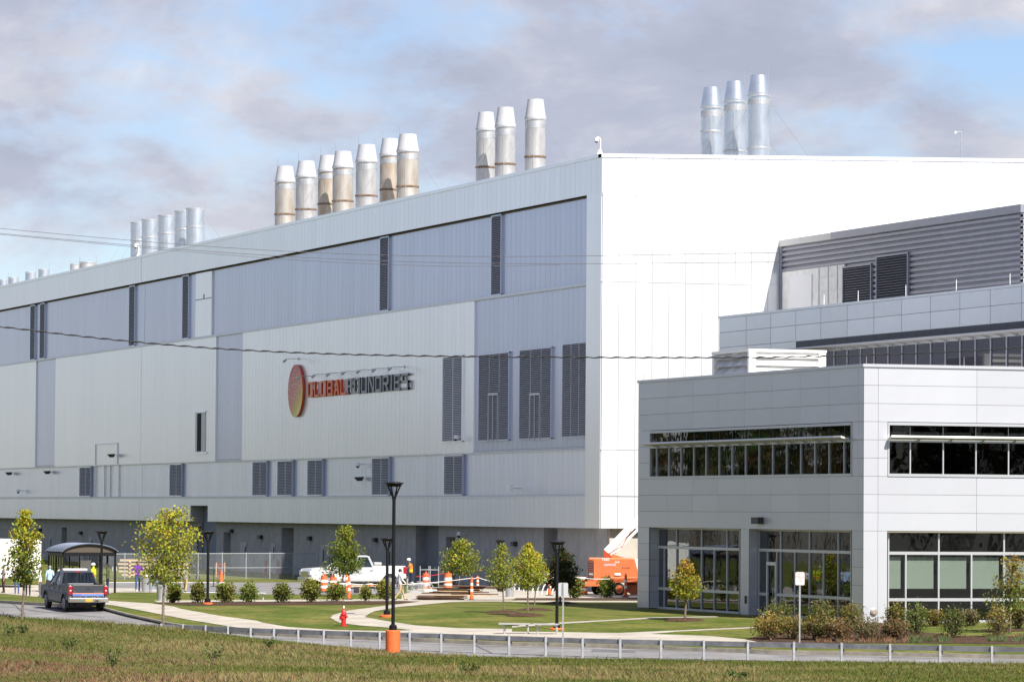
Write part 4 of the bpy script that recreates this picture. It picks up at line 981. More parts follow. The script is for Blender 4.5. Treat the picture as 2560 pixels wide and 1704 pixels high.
# ================================================================== TREES AND SHRUBS
M_BARK = mat('young bark', (.16, .12, .085), .9, var=.35, vscale=8, bump=.3, bscale=30)
def leaves(vs, fs, tn, p, size, nrm, tone, n=1):
    for _ in range(n):
        a = Vector((rnd.gauss(0, 1), rnd.gauss(0, 1), rnd.gauss(0, 1) - .25)).normalized()
        b = a.cross(Vector((rnd.gauss(0, 1), rnd.gauss(0, 1), rnd.gauss(0, 1)))).normalized()
        s = size * rnd.uniform(.45, 1.45); k = len(vs)
        vs += [tuple(p - b * s * .28), tuple(p + a * s * .5 - b * s * .02 + Vector((0, 0, -.1 * s))), tuple(p + b * s * .28 + a * s * .1), tuple(p - a * s * .45)]
        fs.append((k, k + 1, k + 2, k + 3)); tn.append(tone)
def mixc(a, b, k): k = min(1, max(0, k)); return tuple(x + (y - x) * k for x, y in zip(a, b))
def tree(base, ptop, pxl, pxr, pcb, tones, lab, leaf=.13, dens=1.0, lean=0.0, shape='oval', group=None, trunk_r=.045, hscale=1.0, name='young_tree', dark=None):
    """base: place on the ground; ptop, pcb: picture heights of crown top and bottom; pxl, pxr: crown sides"""
    k = ppm(base); cx = (pxl + pxr) / 2
    pb = 852 + 0
    bpx = 1280 + F * (base - EYE).dot(RT) / (base - EYE).dot(_fw); bpy_ = 852 - F * (base - EYE).dot(UP) / (base - EYE).dot(_fw)
    Ht = (bpy_ - ptop) / k; Hc = (bpy_ - pcb) / k; Rw = (pxr - pxl) / 2 / k; off_ = (cx - bpx) / k
    r = empty(name, base); R3 = Vector((_rt.x, _rt.y, 0))
    top = R3 * off_ + Vector((0, 0, Ht * .93)); tp = []
    for i in range(9):
        f = i / 8; tp.append(R3 * (off_ * f ** 1.5) + Vector((.04 * math.sin(f * 5 + base.x), .04 * math.cos(f * 4 + base.x), Ht * .93 * f - .05)))
    mb = MB(); mb.tube(tp, [trunk_r * (1.25 - .98 * (i / 8)) for i in range(9)], 7)
    vs, fs, tn = [], [], []; tips = []
    nb = int(34 * dens) + 6
    for i in range(nb):
        f = (i + rnd.random()) / nb; z = Hc + (Ht - Hc) * (.02 + .9 * f)
        if shape == 'oval': prof = math.sin(math.pi * min(1, .14 + .86 * f) ** .75) ** .8
        elif shape == 'cone': prof = (1 - f) ** .42 * (.78 + .22 * math.sin(f * 15))
        elif shape == 'vase': prof = .55 + .45 * math.sin(math.pi * (f * .9 + .05)) if f < .85 else .5
        else: prof = (.98 - .75 * f + .1 * math.sin(f * 11 + 1)) * min(1, .45 + 3.2 * f)
        a = i * 2.4 + rnd.uniform(-.5, .5); L = Rw * max(.14, prof) * rnd.uniform(.72, 1.1)
        j = min(7, int(z / (Ht * .93) * 8)); o = tp[j].lerp(tp[j + 1], min(1, z / (Ht * .93) * 8 - j)) if z < Ht * .93 else tp[8]
        st = Vector((o.x, o.y, max(Hc * .92, z - L * .55)))
        e = Vector((o.x + math.cos(a) * L, o.y + math.sin(a) * L, z + rnd.uniform(-.05, .12) * L))
        m = st.lerp(e, .5) + Vector((0, 0, -.06 * L))
        mb.tube([st, m, e], [.016, .011, .004], 4, cap=False)
        nl = int(rnd.uniform(62, 100) * dens * max(.5, L / .6) ** .8)
        tw = rnd.uniform(-.15, .2)
        for _ in range(nl):
            q = rnd.random() ** .6; p = (st.lerp(m, q * 2) if q < .5 else m.lerp(e, q * 2 - 1))
            sp = .06 + .12 * L
            p = p + Vector((rnd.gauss(0, sp), rnd.gauss(0, sp), rnd.gauss(0, sp * .7)))
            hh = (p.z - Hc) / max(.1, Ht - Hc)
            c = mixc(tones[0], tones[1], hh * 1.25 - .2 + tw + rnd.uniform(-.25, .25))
            if rnd.random() < .14: c = tones[2]
            c = tuple(x * rnd.uniform(.75, 1.2) for x in c)
            leaves(vs, fs, tn, p, leaf * .8, None, c)
    mb.build('trunk', M_BARK, r)
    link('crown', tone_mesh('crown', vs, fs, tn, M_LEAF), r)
    return tag(r, lab, 'tree', group)
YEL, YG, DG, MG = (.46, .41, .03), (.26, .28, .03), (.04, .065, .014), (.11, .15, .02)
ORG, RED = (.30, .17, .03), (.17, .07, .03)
def bank_at(px, py, t): return atT(px, py, t)
TG = 'young trees planted on the lawns'
tree(atT(55, 1547, 171.5), 1258, 2, 124, 1446, (MG, YEL, YG), 'slim yellow topped young tree on the bank before the white trailer', .16, 1.15, shape='spire', group=TG, trunk_r=.05)
tree(gp(408, 1566), 1253, 336, 506, 1446, (YG, YEL, MG), 'open yellow green young tree on the verge beside the silver bins', .16, 1.0, shape='vase', group=TG, trunk_r=.055)
tree(gp(857, 1490), 1306, 800, 925, 1424, (MG, YG, MG), 'spreading green young tree before the white pickup', .16, 1.15, shape='cone', group=TG)
tree(gp(1149, 1474), 1341, 1088, 1216, 1424, (MG, YG, YEL), 'flat topped green young tree behind the plywood stack', .16, 1.0, shape='cone', group=TG)
tree(gp(1257, 1531), 1352, 1208, 1298, 1462, (YG, YG, MG), 'olive young tree with thin drooping leaves beside the grey bin', .12, .95, shape='oval', group=TG, trunk_r=.035)
tree(gp(1317, 1538), 1349, 1284, 1360, 1464, (YG, YEL, YG), 'bright yellow green young tree before the bike hoops', .12, 1.3, shape='oval', group=TG, trunk_r=.035)
tree(gp(1338, 1525), 1375, 1312, 1372, 1455, (YG, YEL, MG), 'smaller yellow green young tree close behind another before the bike hoops', .12, .9, shape='oval', group=TG, trunk_r=.03)
tree(gp(1402, 1508), 1362, 1360, 1446, 1462, (DG, DG, RED), 'dark green young tree with reddish top behind a lamp post', .15, 1.4, shape='oval', group=TG)
tree(gp(1713, 1550), 1390, 1676, 1752, 1487, (YG, ORG, YEL), 'small rounded orange tinged tree before the office shopfront', .13, 1.25, shape='oval', group=TG, trunk_r=.045)
tree(gp(2522, 1582), 1376, 2470, 2600, 1515, (MG, ORG, YG), 'loose orange tinged young tree before the blinded windows', .14, .8, shape='cone', group=TG)
for px, py in ((1257, 1531), (1317, 1538), (1338, 1525), (1402, 1508), (1713, 1550)):      # mulch mounds at the trees
    b = gp(px, py); MB().lathe([(.95, -.02), (.8, .05), (.4, .11), (.05, .13)], 22, b).build('mulch_mound', M_MULCH, smooth=True)['kind'] = 'structure'

def shrub(px, py, wpx, ptop, tones, lab, group, leaf=.11, n=900, flower=None, name='round_shrub'):
    b = gp(px, py); k = ppm(b); R = wpx / 2 / k; Ht = (py - ptop) / k; r = empty(name, b); vv_ = rnd.uniform(.78, 1.2); yy_ = rnd.uniform(.85, 1.3); tones = [(a_ * vv_ * yy_, b_ * vv_, c_ * vv_) for a_, b_, c_ in tones]; leaf = leaf * rnd.uniform(.85, 1.2)
    mb = MB(); vs, fs, tn = [], [], []
    nst = 16
    lobes = []
    for i in range(nst):
        a = i * 2.4; f = ((i + .5) / nst) ** .5; e = Vector((math.cos(a) * R * f * .85, math.sin(a) * R * f * .85, Ht * (.55 + .35 * (1 - f * f) + rnd.uniform(-.08, .12))))
        lobes.append(e); mb.tube([(0, 0, -.03), e * .5 + Vector((0, 0, .05)), e], [.018, .012, .005], 4, cap=False)
    mb.build('stem', M_BARK, r)
    for i in range(n):
        e = rnd.choice(lobes); q = rnd.random() ** .45
        p = e * q + Vector((rnd.gauss(0, R * .20), rnd.gauss(0, R * .20), rnd.gauss(0, Ht * .11)))
        if q < .55: p.x *= 1.45; p.y *= 1.45
        if p.z < .03: p.z = rnd.uniform(.03, .25)
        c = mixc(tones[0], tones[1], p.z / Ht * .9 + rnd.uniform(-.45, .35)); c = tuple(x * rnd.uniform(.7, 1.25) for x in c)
        leaves(vs, fs, tn, p, leaf, None, c)
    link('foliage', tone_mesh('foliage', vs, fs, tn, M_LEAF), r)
    if flower:
        v2, f2, t2 = [], [], []
        for i in range(flower):
            e = rnd.choice(lobes); p = e * rnd.uniform(.75, 1.12) + Vector((rnd.gauss(0, R * .15), rnd.gauss(0, R * .15), rnd.gauss(0, Ht * .08)))
            leaves(v2, f2, t2, p, .055, None, (.65, .52, .03))
        link('blossom', tone_mesh('blossom', v2, f2, t2, M_LEAF), r)['kind'] = 'stuff'
    return tag(r, lab, 'shrub', group)
HB = 'round hydrangea like shrubs along the mulch strip'
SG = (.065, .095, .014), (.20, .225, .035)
for px, py, w, t, lab in ((435, 1506, 42, 1453, 'round green shrub between the silver bin and the lamp with orange foot'), (495, 1506, 44, 1452, 'round green shrub touching the lamp with orange foot'), (563, 1505, 54, 1454, 'round green shrub below the orange cone'),
                          (622, 1504, 50, 1454, 'round green shrub just before the small white bench'), (705, 1505, 52, 1455, 'round green shrub standing alone before the open asphalt'), (777, 1505, 58, 1447, 'large round green shrub before the white pickup bonnet'),
                          (841, 1502, 52, 1454, 'round green shrub beside the little white yard sign'), (915, 1502, 34, 1458, 'thin sparse green shrub before the lumber pile'), (961, 1499, 42, 1449, 'round green shrub behind the two black lamp posts'),
                          (1437, 1494, 46, 1440, 'dense green shrub behind the blank sign plate'), (1517, 1493, 48, 1438, 'dark green shrub before the lift wheel')):
    shrub(px, py, w, t, SG, lab, HB, n=1500 if w > 40 else 700, leaf=.12)
FB = 'mixed flowering shrubs in front of the office'
OL = (.085, .075, .022), (.22, .20, .05); GR_ = (.055, .075, .014), (.18, .19, .04); BR = (.09, .07, .03), (.23, .185, .075)
for px, py, w, t, c, fl, lab in ((1942, 1572, 100, 1500, GR_, 0, 'taller green shrub behind yellow flowers left of the sign post'), (1925, 1597, 96, 1530, OL, 90, 'yellow flowering olive shrub left of the sign post'), (1985, 1597, 80, 1533, OL, 50, 'yellow flowering olive shrub right behind the sign post'),
                                 (2055, 1575, 84, 1503, GR_, 30, 'tall green shrub before the shaded shopfront end'), (2048, 1599, 92, 1535, OL, 70, 'low yellow flowering shrub right of the sign post'), (2128, 1576, 74, 1503, GR_, 0, 'tall green shrub hiding the corner pier foot'),
                                 (2098, 1601, 84, 1545, BR, 20, 'brownish feathery low shrub below the corner pier'), (2166, 1599, 88, 1538, BR, 0, 'spiky brownish shrub before the white corner pier'), (2236, 1597, 74, 1543, BR, 0, 'low brown feathery shrub at the lawn edge'),
                                 (2240, 1568, 64, 1507, GR_, 0, 'dark green shrub at the left edge of the sunlit shopfront'), (2292, 1590, 66, 1505, GR_, 0, 'upright leafy green shrub before a sunlit mullion'), (2337, 1564, 58, 1521, OL, 40, 'small yellow flowering shrub under the sunlit shopfront'),
                                 (2385, 1592, 78, 1514, GR_, 0, 'rounded leafy green shrub alone on the small lawn'), (2425, 1563, 52, 1520, BR, 0, 'small brownish shrub against the sunlit shopfront'), (2496, 1592, 70, 1507, OL, 45, 'upright yellowish shrub below the loose young tree'), (2548, 1570, 66, 1506, OL, 40, 'yellowish shrub at the tree trunk by the shopfront')):
    shrub(px, py, w, t, c, lab, FB, leaf=.09, n=1700, flower=fl, name='flowering_shrub' if fl else 'leafy_shrub')
# weeds standing out of the rough bank
for px, k_, w, h_, lab in ((290, .70, .5, .75, 'leafy green weed on the bank below the verge tree'), (32, .25, .45, .4, 'low green weed on the bank below the slim tree'), (66, .22, .35, .35, 'small green weed near the slim tree foot'), (680, .18, .4, .4, 'small green weed on the bank below the guardrail bend'),
                           (180, .45, .6, .45, 'broad olive weed on the bank below the security pickup'), (540, .5, .7, .8, 'tall thin weed on the bank with dry stalks'), (1850, .7, .6, .3, 'low green weed at the foot of the bank'), (1180, .6, .7, .3, 'flat green weed on the bank below the tall lamp')):
    fi = (px + 500) / 3900; b_ = bank_z(fi, k_); r = empty('weed', b_); vs, fs, tn = [], [], []; mb = MB()
    for i in range(7):
        a = i * 2.4; e = Vector((math.cos(a) * w * .45, math.sin(a) * w * .45, h_ * rnd.uniform(.6, 1))); mb.tube([(0, 0, -.03), e * .5, e], [.012, .009, .004], 4, cap=False)
        for _ in range(30): leaves(vs, fs, tn, e * rnd.uniform(.3, 1.05) + Vector((rnd.gauss(0, .06), rnd.gauss(0, .06), rnd.gauss(0, .04))), .09, None, tuple(x * rnd.uniform(.7, 1.3) for x in (.085, .12, .022)))
    mb.build('stem', M_BARK, r); link('foliage', tone_mesh('foliage', vs, fs, tn, M_LEAF), r); tag(r, lab, 'weed', 'weeds on the bank')
# dry ornamental tufts on the bed
vs, fs, tn = [], [], []
for i in range(5200):
    px = rnd.uniform(2040, 2600); py = rnd.uniform(1592, 1606) if px < 2300 else rnd.uniform(1590, 1604)
    if pnoise(px, py, .03) < -.05: continue
    p = gp(px, py); h_ = rnd.uniform(.08, .22); a = rnd.uniform(0, 6.28); k = len(vs); w = .02
    vs += [(p.x - math.cos(a) * w, p.y - math.sin(a) * w, p.z), (p.x + math.cos(a) * w, p.y + math.sin(a) * w, p.z), (p.x + rnd.gauss(0, .1), p.y + rnd.gauss(0, .1), p.z + h_)]
    fs.append((k, k + 1, k + 2)); c = (.22, .13, .07) if (px < 2270 or rnd.random() < .5 and py < 1597) else (.10, .13, .05); tn.append(tuple(x * rnd.uniform(.7, 1.3) for x in c))
tag(link('dry_ground_cover', tone_mesh('dry_ground_cover', vs, fs, tn, M_BLADE)), 'dry reddish tufts and low grey green ground cover on the mulch bed', 'ground cover', kind='stuff')
# woods round about, which the windows mirror
vs, fs, tn = [], [], []; tr = MB()
def wood_tree(x, y, h_):
    c = rnd.choice([(.03, .05, .012), (.045, .06, .012), (.06, .065, .015), (.08, .06, .015)])
    tr.cyl((x, y, -1), (x, y, h_ * .7), .2, .08, n=5)
    for i in range(46):
        f = rnd.random(); R_ = h_ * .22 * (1 - .75 * f) ; a = rnd.uniform(0, 6.28); q = rnd.random() ** .5 * R_
        leaves(vs, fs, tn, Vector((x + math.cos(a) * q, y + math.sin(a) * q, h_ * (.18 + .82 * f))), 2.4, None, tuple(v * rnd.uniform(.6, 1.3) for v in c))
for i in range(330):
    wood_tree(-60 - 40 * rnd.random() ** 2, rnd.uniform(250, 780), rnd.uniform(15, 24))
for i in range(260):
    a = rnd.uniform(rad(-160), rad(-40)); wood_tree(230 * math.cos(a) * rnd.uniform(.9, 1.3) + 60, 190 * math.sin(a) * rnd.uniform(.8, 1.2), rnd.uniform(14, 20))
w = empty('surrounding_wood'); link('foliage', tone_mesh('foliage', vs, fs, tn, M_LEAF), w); tr.build('trunks', M_BARK, w); tag(w, 'mixed wood around the site mirrored in the window glass', 'wood', kind='stuff')
for c_ in w.children: c_['kind'] = 'stuff'

# ================================================================== STREET FURNITURE
M_BLK = mat('black powder coat', (.008, .008, .010), .5, spec=.2)
M_ORB = mat('orange plastic', (.66, .13, .03), .55, var=.06, vscale=4)
M_REFL = mat('white reflective band', (.78, .78, .76), .45)
M_RUBB = mat('black rubber', (.02, .02, .02), .85)
M_WHT = mat('white paint', (.78, .78, .76), .45)
M_REDP = mat('red paint', (.42, .02, .015), .4)
M_ALUM = mat('silver bin metal', (.36, .37, .385), .42, .35)
M_WOOD = mat('pale lumber', (.52, .38, .22), .8, var=.2, vscale=5, vs3=(1, 6, 6))
M_PLY = mat('weathered plywood', (.13, .075, .05), .85, var=.35, vscale=2)

def lamp(loc, hgt, disc, foot, lab, group, pole=.075, arms=4):
    r = empty('lamp_post', loc); zf = 0
    if foot:
        fr, fh = foot; MB().lathe([(fr, -.3), (fr, fh - .03), (fr - .03, fh)], 24).build('base', M_ORB, r, smooth=30); zf = fh
    MB().lathe([(pole * 2.1, zf), (pole * 2.1, zf + .16), (pole * 1.5, zf + .20), (pole * 1.1, zf + .22)], 16).build('foot_collar', M_BLK, r, smooth=30)
    neck = hgt - disc * .78
    MB().cyl((0, 0, zf), (0, 0, neck), pole, pole * .92, 14).build('pole', M_BLK, r, smooth=True)
    for k in range(arms):
        a = k * 2 * math.pi / arms + .78; c, s_ = math.cos(a), math.sin(a)
        MB().tube([(c * pole * .5, s_ * pole * .5, neck - .12), (c * pole * 1.0, s_ * pole * 1.0, neck + .06), (c * disc * .36, s_ * disc * .36, hgt - disc * .15)], [.03, .03, .03], 6).build('arm', M_BLK, r)
    h = MB().lathe([(disc * .34, hgt - disc * .2), (disc * .44, hgt - disc * .06), (disc * .5, hgt - .02), (disc * .49, hgt), (disc * .2, hgt + .035), (.02, hgt + .04)], 28).build('lamp_head', M_BLK, r, smooth=True)
    MB().lathe([(disc * .2, hgt - disc * .215), (disc * .3, hgt - disc * .205)], 20).build('lens', mat('lamp lens', (.3, .3, .3), .3), h)
    return tag(r, lab, 'street lamp', group)
LG = 'black street lamps'
def lamp_px(px, py, ptop, lab, foot=(.33, .08), t=None, disc=.72, pole=.07):
    b = gp(px, py) if t is None else atT(px, py, t); k = ppm(b)
    return lamp(b, (py - ptop) / k, disc, foot, lab, LG, pole)
b = atT(982, 1626, 164.5); lamp(b, 420 / ppm(b), 49.5 / ppm(b), (18.3 / ppm(b), 52 / ppm(b)), 'tall black street lamp on a big orange concrete foot by the guardrail', LG, .072)
lamp_px(967, 1541, 1345, 'short black street lamp with a low orange foot just behind the tall one', disc=.66, foot=(.34, .1))
lamp_px(1392, 1572, 1353, 'short black street lamp beside the blank sign plate and benches', foot=(.33, .06))
lamp_px(519, 1510, 1328, 'short black street lamp with orange foot in the row of round shrubs', foot=(.25, .1), disc=.66)
lamp_px(253, 1485, 1327, 'short black street lamp right beside the bus shelter', foot=None)
lamp_px(494, 1446, 1314, 'black street lamp behind the chain link fence', foot=None, disc=.6)
lamp_px(1250, 1478, 1350, 'black street lamp hidden behind the olive young tree', foot=None, disc=.6)

# guardrail: box beam on posts, following the road
rail = empty('guardrail'); M_RAIL = mat('galvanised rail', (.20, .205, .22), .5, .35, var=.25, vscale=2); M_POST = mat('galvanised post', (.33, .335, .35), .5, .3, var=.15, vscale=5)
RT_ = [(347, 1559.5), (403.5, 1560), (458, 1561), (514.5, 1563.5), (570.7, 1566), (627, 1568.6), (685, 1570.5), (746, 1572.6), (809.5, 1575), (877.3, 1577), (949.3, 1579.3), (1024, 1580.8), (1103, 1582.6), (1185.7, 1585.4), (1272.5, 1588.4),
       (1364, 1591.5), (1456, 1594.2), (1550, 1596.6), (1652, 1598.8), (1759, 1600.9), (1869, 1603), (1984, 1605.2), (2103, 1607.6), (2224, 1610.3), (2349, 1613), (2478.5, 1615.2), (2612, 1617.6), (2750, 1620)]
tops = [gp(x, y, .60) for x, y in RT_]
RH = .19
for a, b in zip(tops, tops[1:]):
    d = (b - a); MB().bar(a + Vector((0, 0, -RH / 2)), b - d * .002 + Vector((0, 0, -RH / 2)), .15, RH).build('rail', M_RAIL, rail)
n0 = Vector((-_fw.x, -_fw.y, 0)).normalized()
for i, p in enumerate(tops):
    q = p + n0 * .115
    MB().box((q.x - .045, q.y - .03, p.z - 1.5), (q.x + .045, q.y + .03, p.z + .04)).build('post', M_POST, rail)
    MB().box((q.x + .05, q.y + .02, p.z - RH - .12), (q.x + .13, q.y + .1, p.z - RH + .0)).build('bracket', M_RAIL, rail)
rebase(rail, (tops[12].x, tops[12].y, tops[12].z - .75)); tag(rail, 'long grey box beam guardrail on steel posts along the road', 'guardrail')

# signs
def post_sign(px, py, ptop, wpx, hpx, lab, back=True, t=None, red=False):
    b = gp(px, py) if t is None else atT(px, py, t); k = ppm(b); hh = (py - ptop) / k; w, h_ = wpx / k, hpx / k; r = empty('road_sign', b)
    MB().box((-.03, -.02, -.3), (.03, .02, hh + (0 if back else -h_ * .3))).build('post', M_GALV, r)
    poly = []; cr = .05
    for cx, cz, a0 in ((w / 2 - cr, hh - cr, 0), (-w / 2 + cr, hh - cr, 90), (-w / 2 + cr, hh - h_ + cr, 180), (w / 2 - cr, hh - h_ + cr, 270)):
        for a in (0, 30, 60, 90): poly.append((cx + cr * math.cos(rad(a0 + a)), cz + cr * math.sin(rad(a0 + a))))
    yo = .03 if back else -.045
    pl = MB().prism(poly, yo, yo + .012).build('plate', mat('sign plate back', (.52, .53, .53), .45, .3) if back else M_WHT, r)
    if red:
        M_RL = mat('red lettering', (.45, .02, .03), .5); z = hh - .13 * h_
        rows_ = (('NO', .17), ('PARKING', .155), ('FIRE', .13), ('LANE', .13)); z = hh - .06 * h_
        for txt, s_ in rows_:
            sz = s_ * h_ * 1.35; z -= s_ * h_ * .62
            me = font_mesh(txt, sz, .001, 'lettering', M_RL); o = link('lettering', me, pl); o.location = (0, yo - .004, z); o.rotation_euler = (math.pi / 2, 0, 0)
            ww = o.dimensions.x; o.scale = (min(1.0, w * .84 / max(ww, .01)), 1, 1) if ww > w * .84 else (.85, 1, 1); z -= s_ * h_ * .62
        fr_ = MB(); e = .018
        for a, c_ in (((-w / 2 + e, hh - e), (w / 2 - e, hh - e)), ((-w / 2 + e, hh - h_ + e), (w / 2 - e, hh - h_ + e)), ((-w / 2 + e, hh - h_ + e), (-w / 2 + e, hh - e)), ((w / 2 - e, hh - h_ + e), (w / 2 - e, hh - e))):
            fr_.bar((a[0], yo - .003, a[1]), (c_[0], yo - .003, c_[1]), .004, .008)
        fr_.build('border', M_RL, pl)
    r.rotation_euler[2] = -YAW
    return tag(r, lab, 'sign')
post_sign(1999, 1606, 1429, 23, 33, 'white NO PARKING FIRE LANE sign with red letters on a steel post', back=False, red=True)
post_sign(1407, 1646, 1456, 24, 34, 'blank back of a rounded sign plate on a steel post by the guardrail', t=161)
post_sign(286, 1481, 1415, 12, 12, 'small grey sign back on a post beside the bus shelter')
r = empty('yard_sign', gp(856, 1492)); k = ppm(r.location)
MB().box((-5 / k, 0, 29 / k), (5 / k, .01, 36 / k)).build('plate', M_WHT, r); MB().box((-4.5 / k, 0, -.05), (-3.8 / k, .015, 29 / k)).build('stake', M_WOOD, r); r.rotation_euler[2] = -YAW; tag(r, 'little white yard sign on a wooden stake beside a round shrub', 'sign')

# fire hydrant
r = empty('fire_hydrant', gp(859, 1564)); k = ppm(r.location); s_ = 51 / k
M_HYD = mat('hydrant red', (.48, .022, .02), .38)
MB().lathe([(.17 * s_, -.05), (.17 * s_, .05 * s_), (.12 * s_, .06 * s_), (.115 * s_, .52 * s_), (.16 * s_, .54 * s_), (.16 * s_, .60 * s_), (.12 * s_, .62 * s_), (.105 * s_, .72 * s_), (.06 * s_, .80 * s_)], 18).build('barrel', M_HYD, r, smooth=40)
MB().lathe([(.05 * s_, .79 * s_), (.045 * s_, .88 * s_)], 10).build('bonnet_nut', M_HYD, r); MB().lathe([(.04 * s_, .88 * s_), (.035 * s_, 1.0 * s_)], 8).build('flag_stub', M_WHT, r)
for a in (-1, 1): MB().cyl((a * .1 * s_, 0, .46 * s_), (a * .21 * s_, 0, .46 * s_), .06 * s_, n=12).build('hose_outlet', M_HYD, r)
MB().cyl((0, -.1 * s_, .40 * s_), (0, -.24 * s_, .40 * s_), .09 * s_, n=14).build('pumper_outlet', M_HYD, r); r.rotation_euler[2] = rad(-55)
MB().tube([(-.1 * s_, -.1 * s_, .42 * s_), (-.19 * s_, -.14 * s_, .26 * s_), (-.14 * s_, -.18 * s_, .2 * s_)], .008, 5).build('chain', M_GALV, r)
tag(r, 'red fire hydrant with a white tip on the grass beside the curved path', 'hydrant')

# benches: flat seat on bent legs
def bench(px0, px1, py, ptop, lab, group):
    a, b = gp(px0, py), gp(px1, py); k = ppm(a); L = (b - a).length; h_ = (py - ptop) / k; r = empty('bench', a)
    sl = MB()
    for j in range(3): piece('seat_slat', r, (0, -.22 + .15 * j, h_ - .06), (L, -.09 + .15 * j, h_), mat('bench metal', (.38, .375, .37), .5, .1))
    for x in (L * .16, L * .93): MB().tube([(x - .1, 0, h_ - .07), (x - .02, 0, h_ - .1), (x, 0, h_ - .2), (x, 0, .0)], .045, 8).build('leg', mat('bench leg', (.40, .40, .41), .45, .3), r)
    d = b - a; r.rotation_euler[2] = math.atan2(d.y, d.x); return tag(r, lab, 'bench', group)
BG = 'benches on the footpath'
bench(1249, 1325, 1584, 1556, 'grey backless bench farther from the lamp post beside the path', BG); bench(1334, 1396, 1585, 1557, 'grey backless bench reaching the black lamp post and blank sign', BG)
bench(602, 662, 1499, 1480, 'small white backless bench half hidden behind a round shrub', BG)

# litter bins
def bin_(px, py, wpx, ptop, lab, dome=True):
    b = gp(px, py); k = ppm(b); R = wpx / 2 / k; h_ = (py - ptop) / k; r = empty('litter_bin', b); hb = h_ * (.78 if dome else 1)
    MB().lathe([(R * .8, 0), (R * .82, .03), (R * .98, hb - .05), (R, hb - .02), (R, hb), (R * .95, hb)], 24).build('body', M_ALUM, r, smooth=40)
    if dome:
        MB().lathe([(R, hb), (R * .97, hb + (h_ - hb) * .35), (R * .8, hb + (h_ - hb) * .75), (R * .4, h_ - .02), (.02, h_)], 24).build('dome_lid', M_ALUM, r, smooth=60)
        if dome == 'open': MB().ball((.0, -R * .18, hb + (h_ - hb) * .42), (R * .86, R * .86, (h_ - hb) * .56), 16, 8).build('opening', M_BLK, r)
    else: MB().lathe([(R * .9, hb - .12), (.02, hb - .12)], 20).build('opening', M_BLK, r)
    r.rotation_euler[2] = -YAW; return tag(r, lab, 'bin', 'silver litter bins')
bin_(376, 1472, 24, 1428, 'silver litter bin with black opening tucked behind a domed bin', 'open'); bin_(365, 1479, 25, 1433, 'silver domed litter bin right of the person in purple'); bin_(404, 1501, 27, 1452, 'silver litter bin with black opening behind the verge tree trunk', 'open')
bin_(1274, 1491, 24, 1453, 'pale cylindrical litter bin behind the plywood stack', False)

# traffic barrels, tubes, cone
def barrel(px, py, wpx, ptop, lab):
    b = gp(px, py); k = ppm(b); R = wpx / 2 / k; h_ = (py - ptop) / k; r = empty('traffic_barrel', b); hz = [0, .26, .42, .60, .76, 1.0]; ms = [M_ORB, M_REFL, M_ORB, M_REFL, M_ORB]
    for i in range(5):
        f0, f1 = hz[i], hz[i + 1]; MB().lathe([(R * (1 - .16 * f0) * (1 + .012 * (i % 2)), f0 * h_), (R * (1 - .16 * f1) * (1 + .012 * (i % 2)), f1 * h_ - .002)], 22).build('band', ms[i], r, smooth=30)
    MB().lathe([(R * 1.25, 0), (R * 1.25, .06), (R * 1.02, .09)], 16).build('rubber_base', M_RUBB, r)
    MB().tube([(-R * .4, 0, h_ - .01), (-R * .35, 0, h_ + .08), (R * .35, 0, h_ + .08), (R * .4, 0, h_ - .01)], .03, 6).build('handle', M_ORB, r)
    r.rotation_euler[2] = rnd.uniform(0, 3); return tag(r, lab, 'barrel', 'orange and white traffic barrels')
for a in ((810, 1480, 20, 1438, 'orange and white traffic barrel beside the large round shrub'), (833, 1476, 20, 1442, 'orange traffic barrel half hidden behind a round shrub by the pickup door'), (925, 1468, 20, 1433, 'orange and white traffic barrel before the pickup rear wheel'),
          (1065, 1474, 21, 1432, 'orange and white traffic barrel standing inside the scaffold frame'), (1120, 1476, 22, 1432, 'dirty orange and white traffic barrel right of the scaffold frame'), (1458, 1486, 22, 1445, 'orange and white traffic barrel between the shrub and the lift')): barrel(*a)
def tube_(px, py, wpx, ptop, lab, m=M_ORB):
    b = gp(px, py); k = ppm(b); R = wpx / 2 / k; h_ = (py - ptop) / k; r = empty('channelizer_tube', b); hz = [.05, .40, .52, .68, .80, 1]
    for i in range(5):
        f0, f1 = hz[i], hz[i + 1]; MB().lathe([(R * (1.05 - .35 * f0), f0 * h_), (R * (1.05 - .35 * f1), f1 * h_ - .002)], 14).build('band', (m, M_REFL)[i % 2], r, smooth=30)
    MB().lathe([(R * .3, h_), (R * .5, h_ + .02), (R * .5, h_ + .07), (R * .2, h_ + .09)], 10).build('knob', m, r)
    MB().lathe([(R * 2.3, 0), (R * 2.2, .05), (R * 1.1, .07)], 8).build('rubber_base', M_RUBB, r); return tag(r, lab, 'traffic tube', 'orange channelizer tubes')
for a in ((866, 1483, 7, 1432, 'thick orange channelizer post with a marked white panel'), (872, 1498, 9, 1442, 'slim orange channelizer tube on the path before the pickup'), (1179, 1500, 9, 1445, 'orange channelizer tube at the front edge of the plywood stack'), (1194, 1478, 8, 1442, 'orange channelizer tube holding the white tape behind the plywood stack'),
          (1374, 1488, 9, 1441, 'orange channelizer tube amid the bike hoops'), (1564, 1492, 9, 1437, 'orange channelizer tube in the shade before the lift chassis')): tube_(*a)
r = empty('traffic_cone', gp(553, 1461)); k = ppm(r.location); h_ = 36 / k
MB().box((-.2, -.2, 0), (.2, .2, .18)).build('stand', M_WHT, r); MB().box((-.19, -.19, .18), (.19, .19, .22)).build('base', M_RUBB, r); MB().lathe([(.15, .22), (.03, h_)], 16).build('cone', M_ORB, r, smooth=30); tag(r, 'orange traffic cone on a white block behind the shrubs', 'cone')
r = empty('barricade', gp(551, 1446)); k = ppm(r.location); w, h_ = 10.5 / k, 41 / k
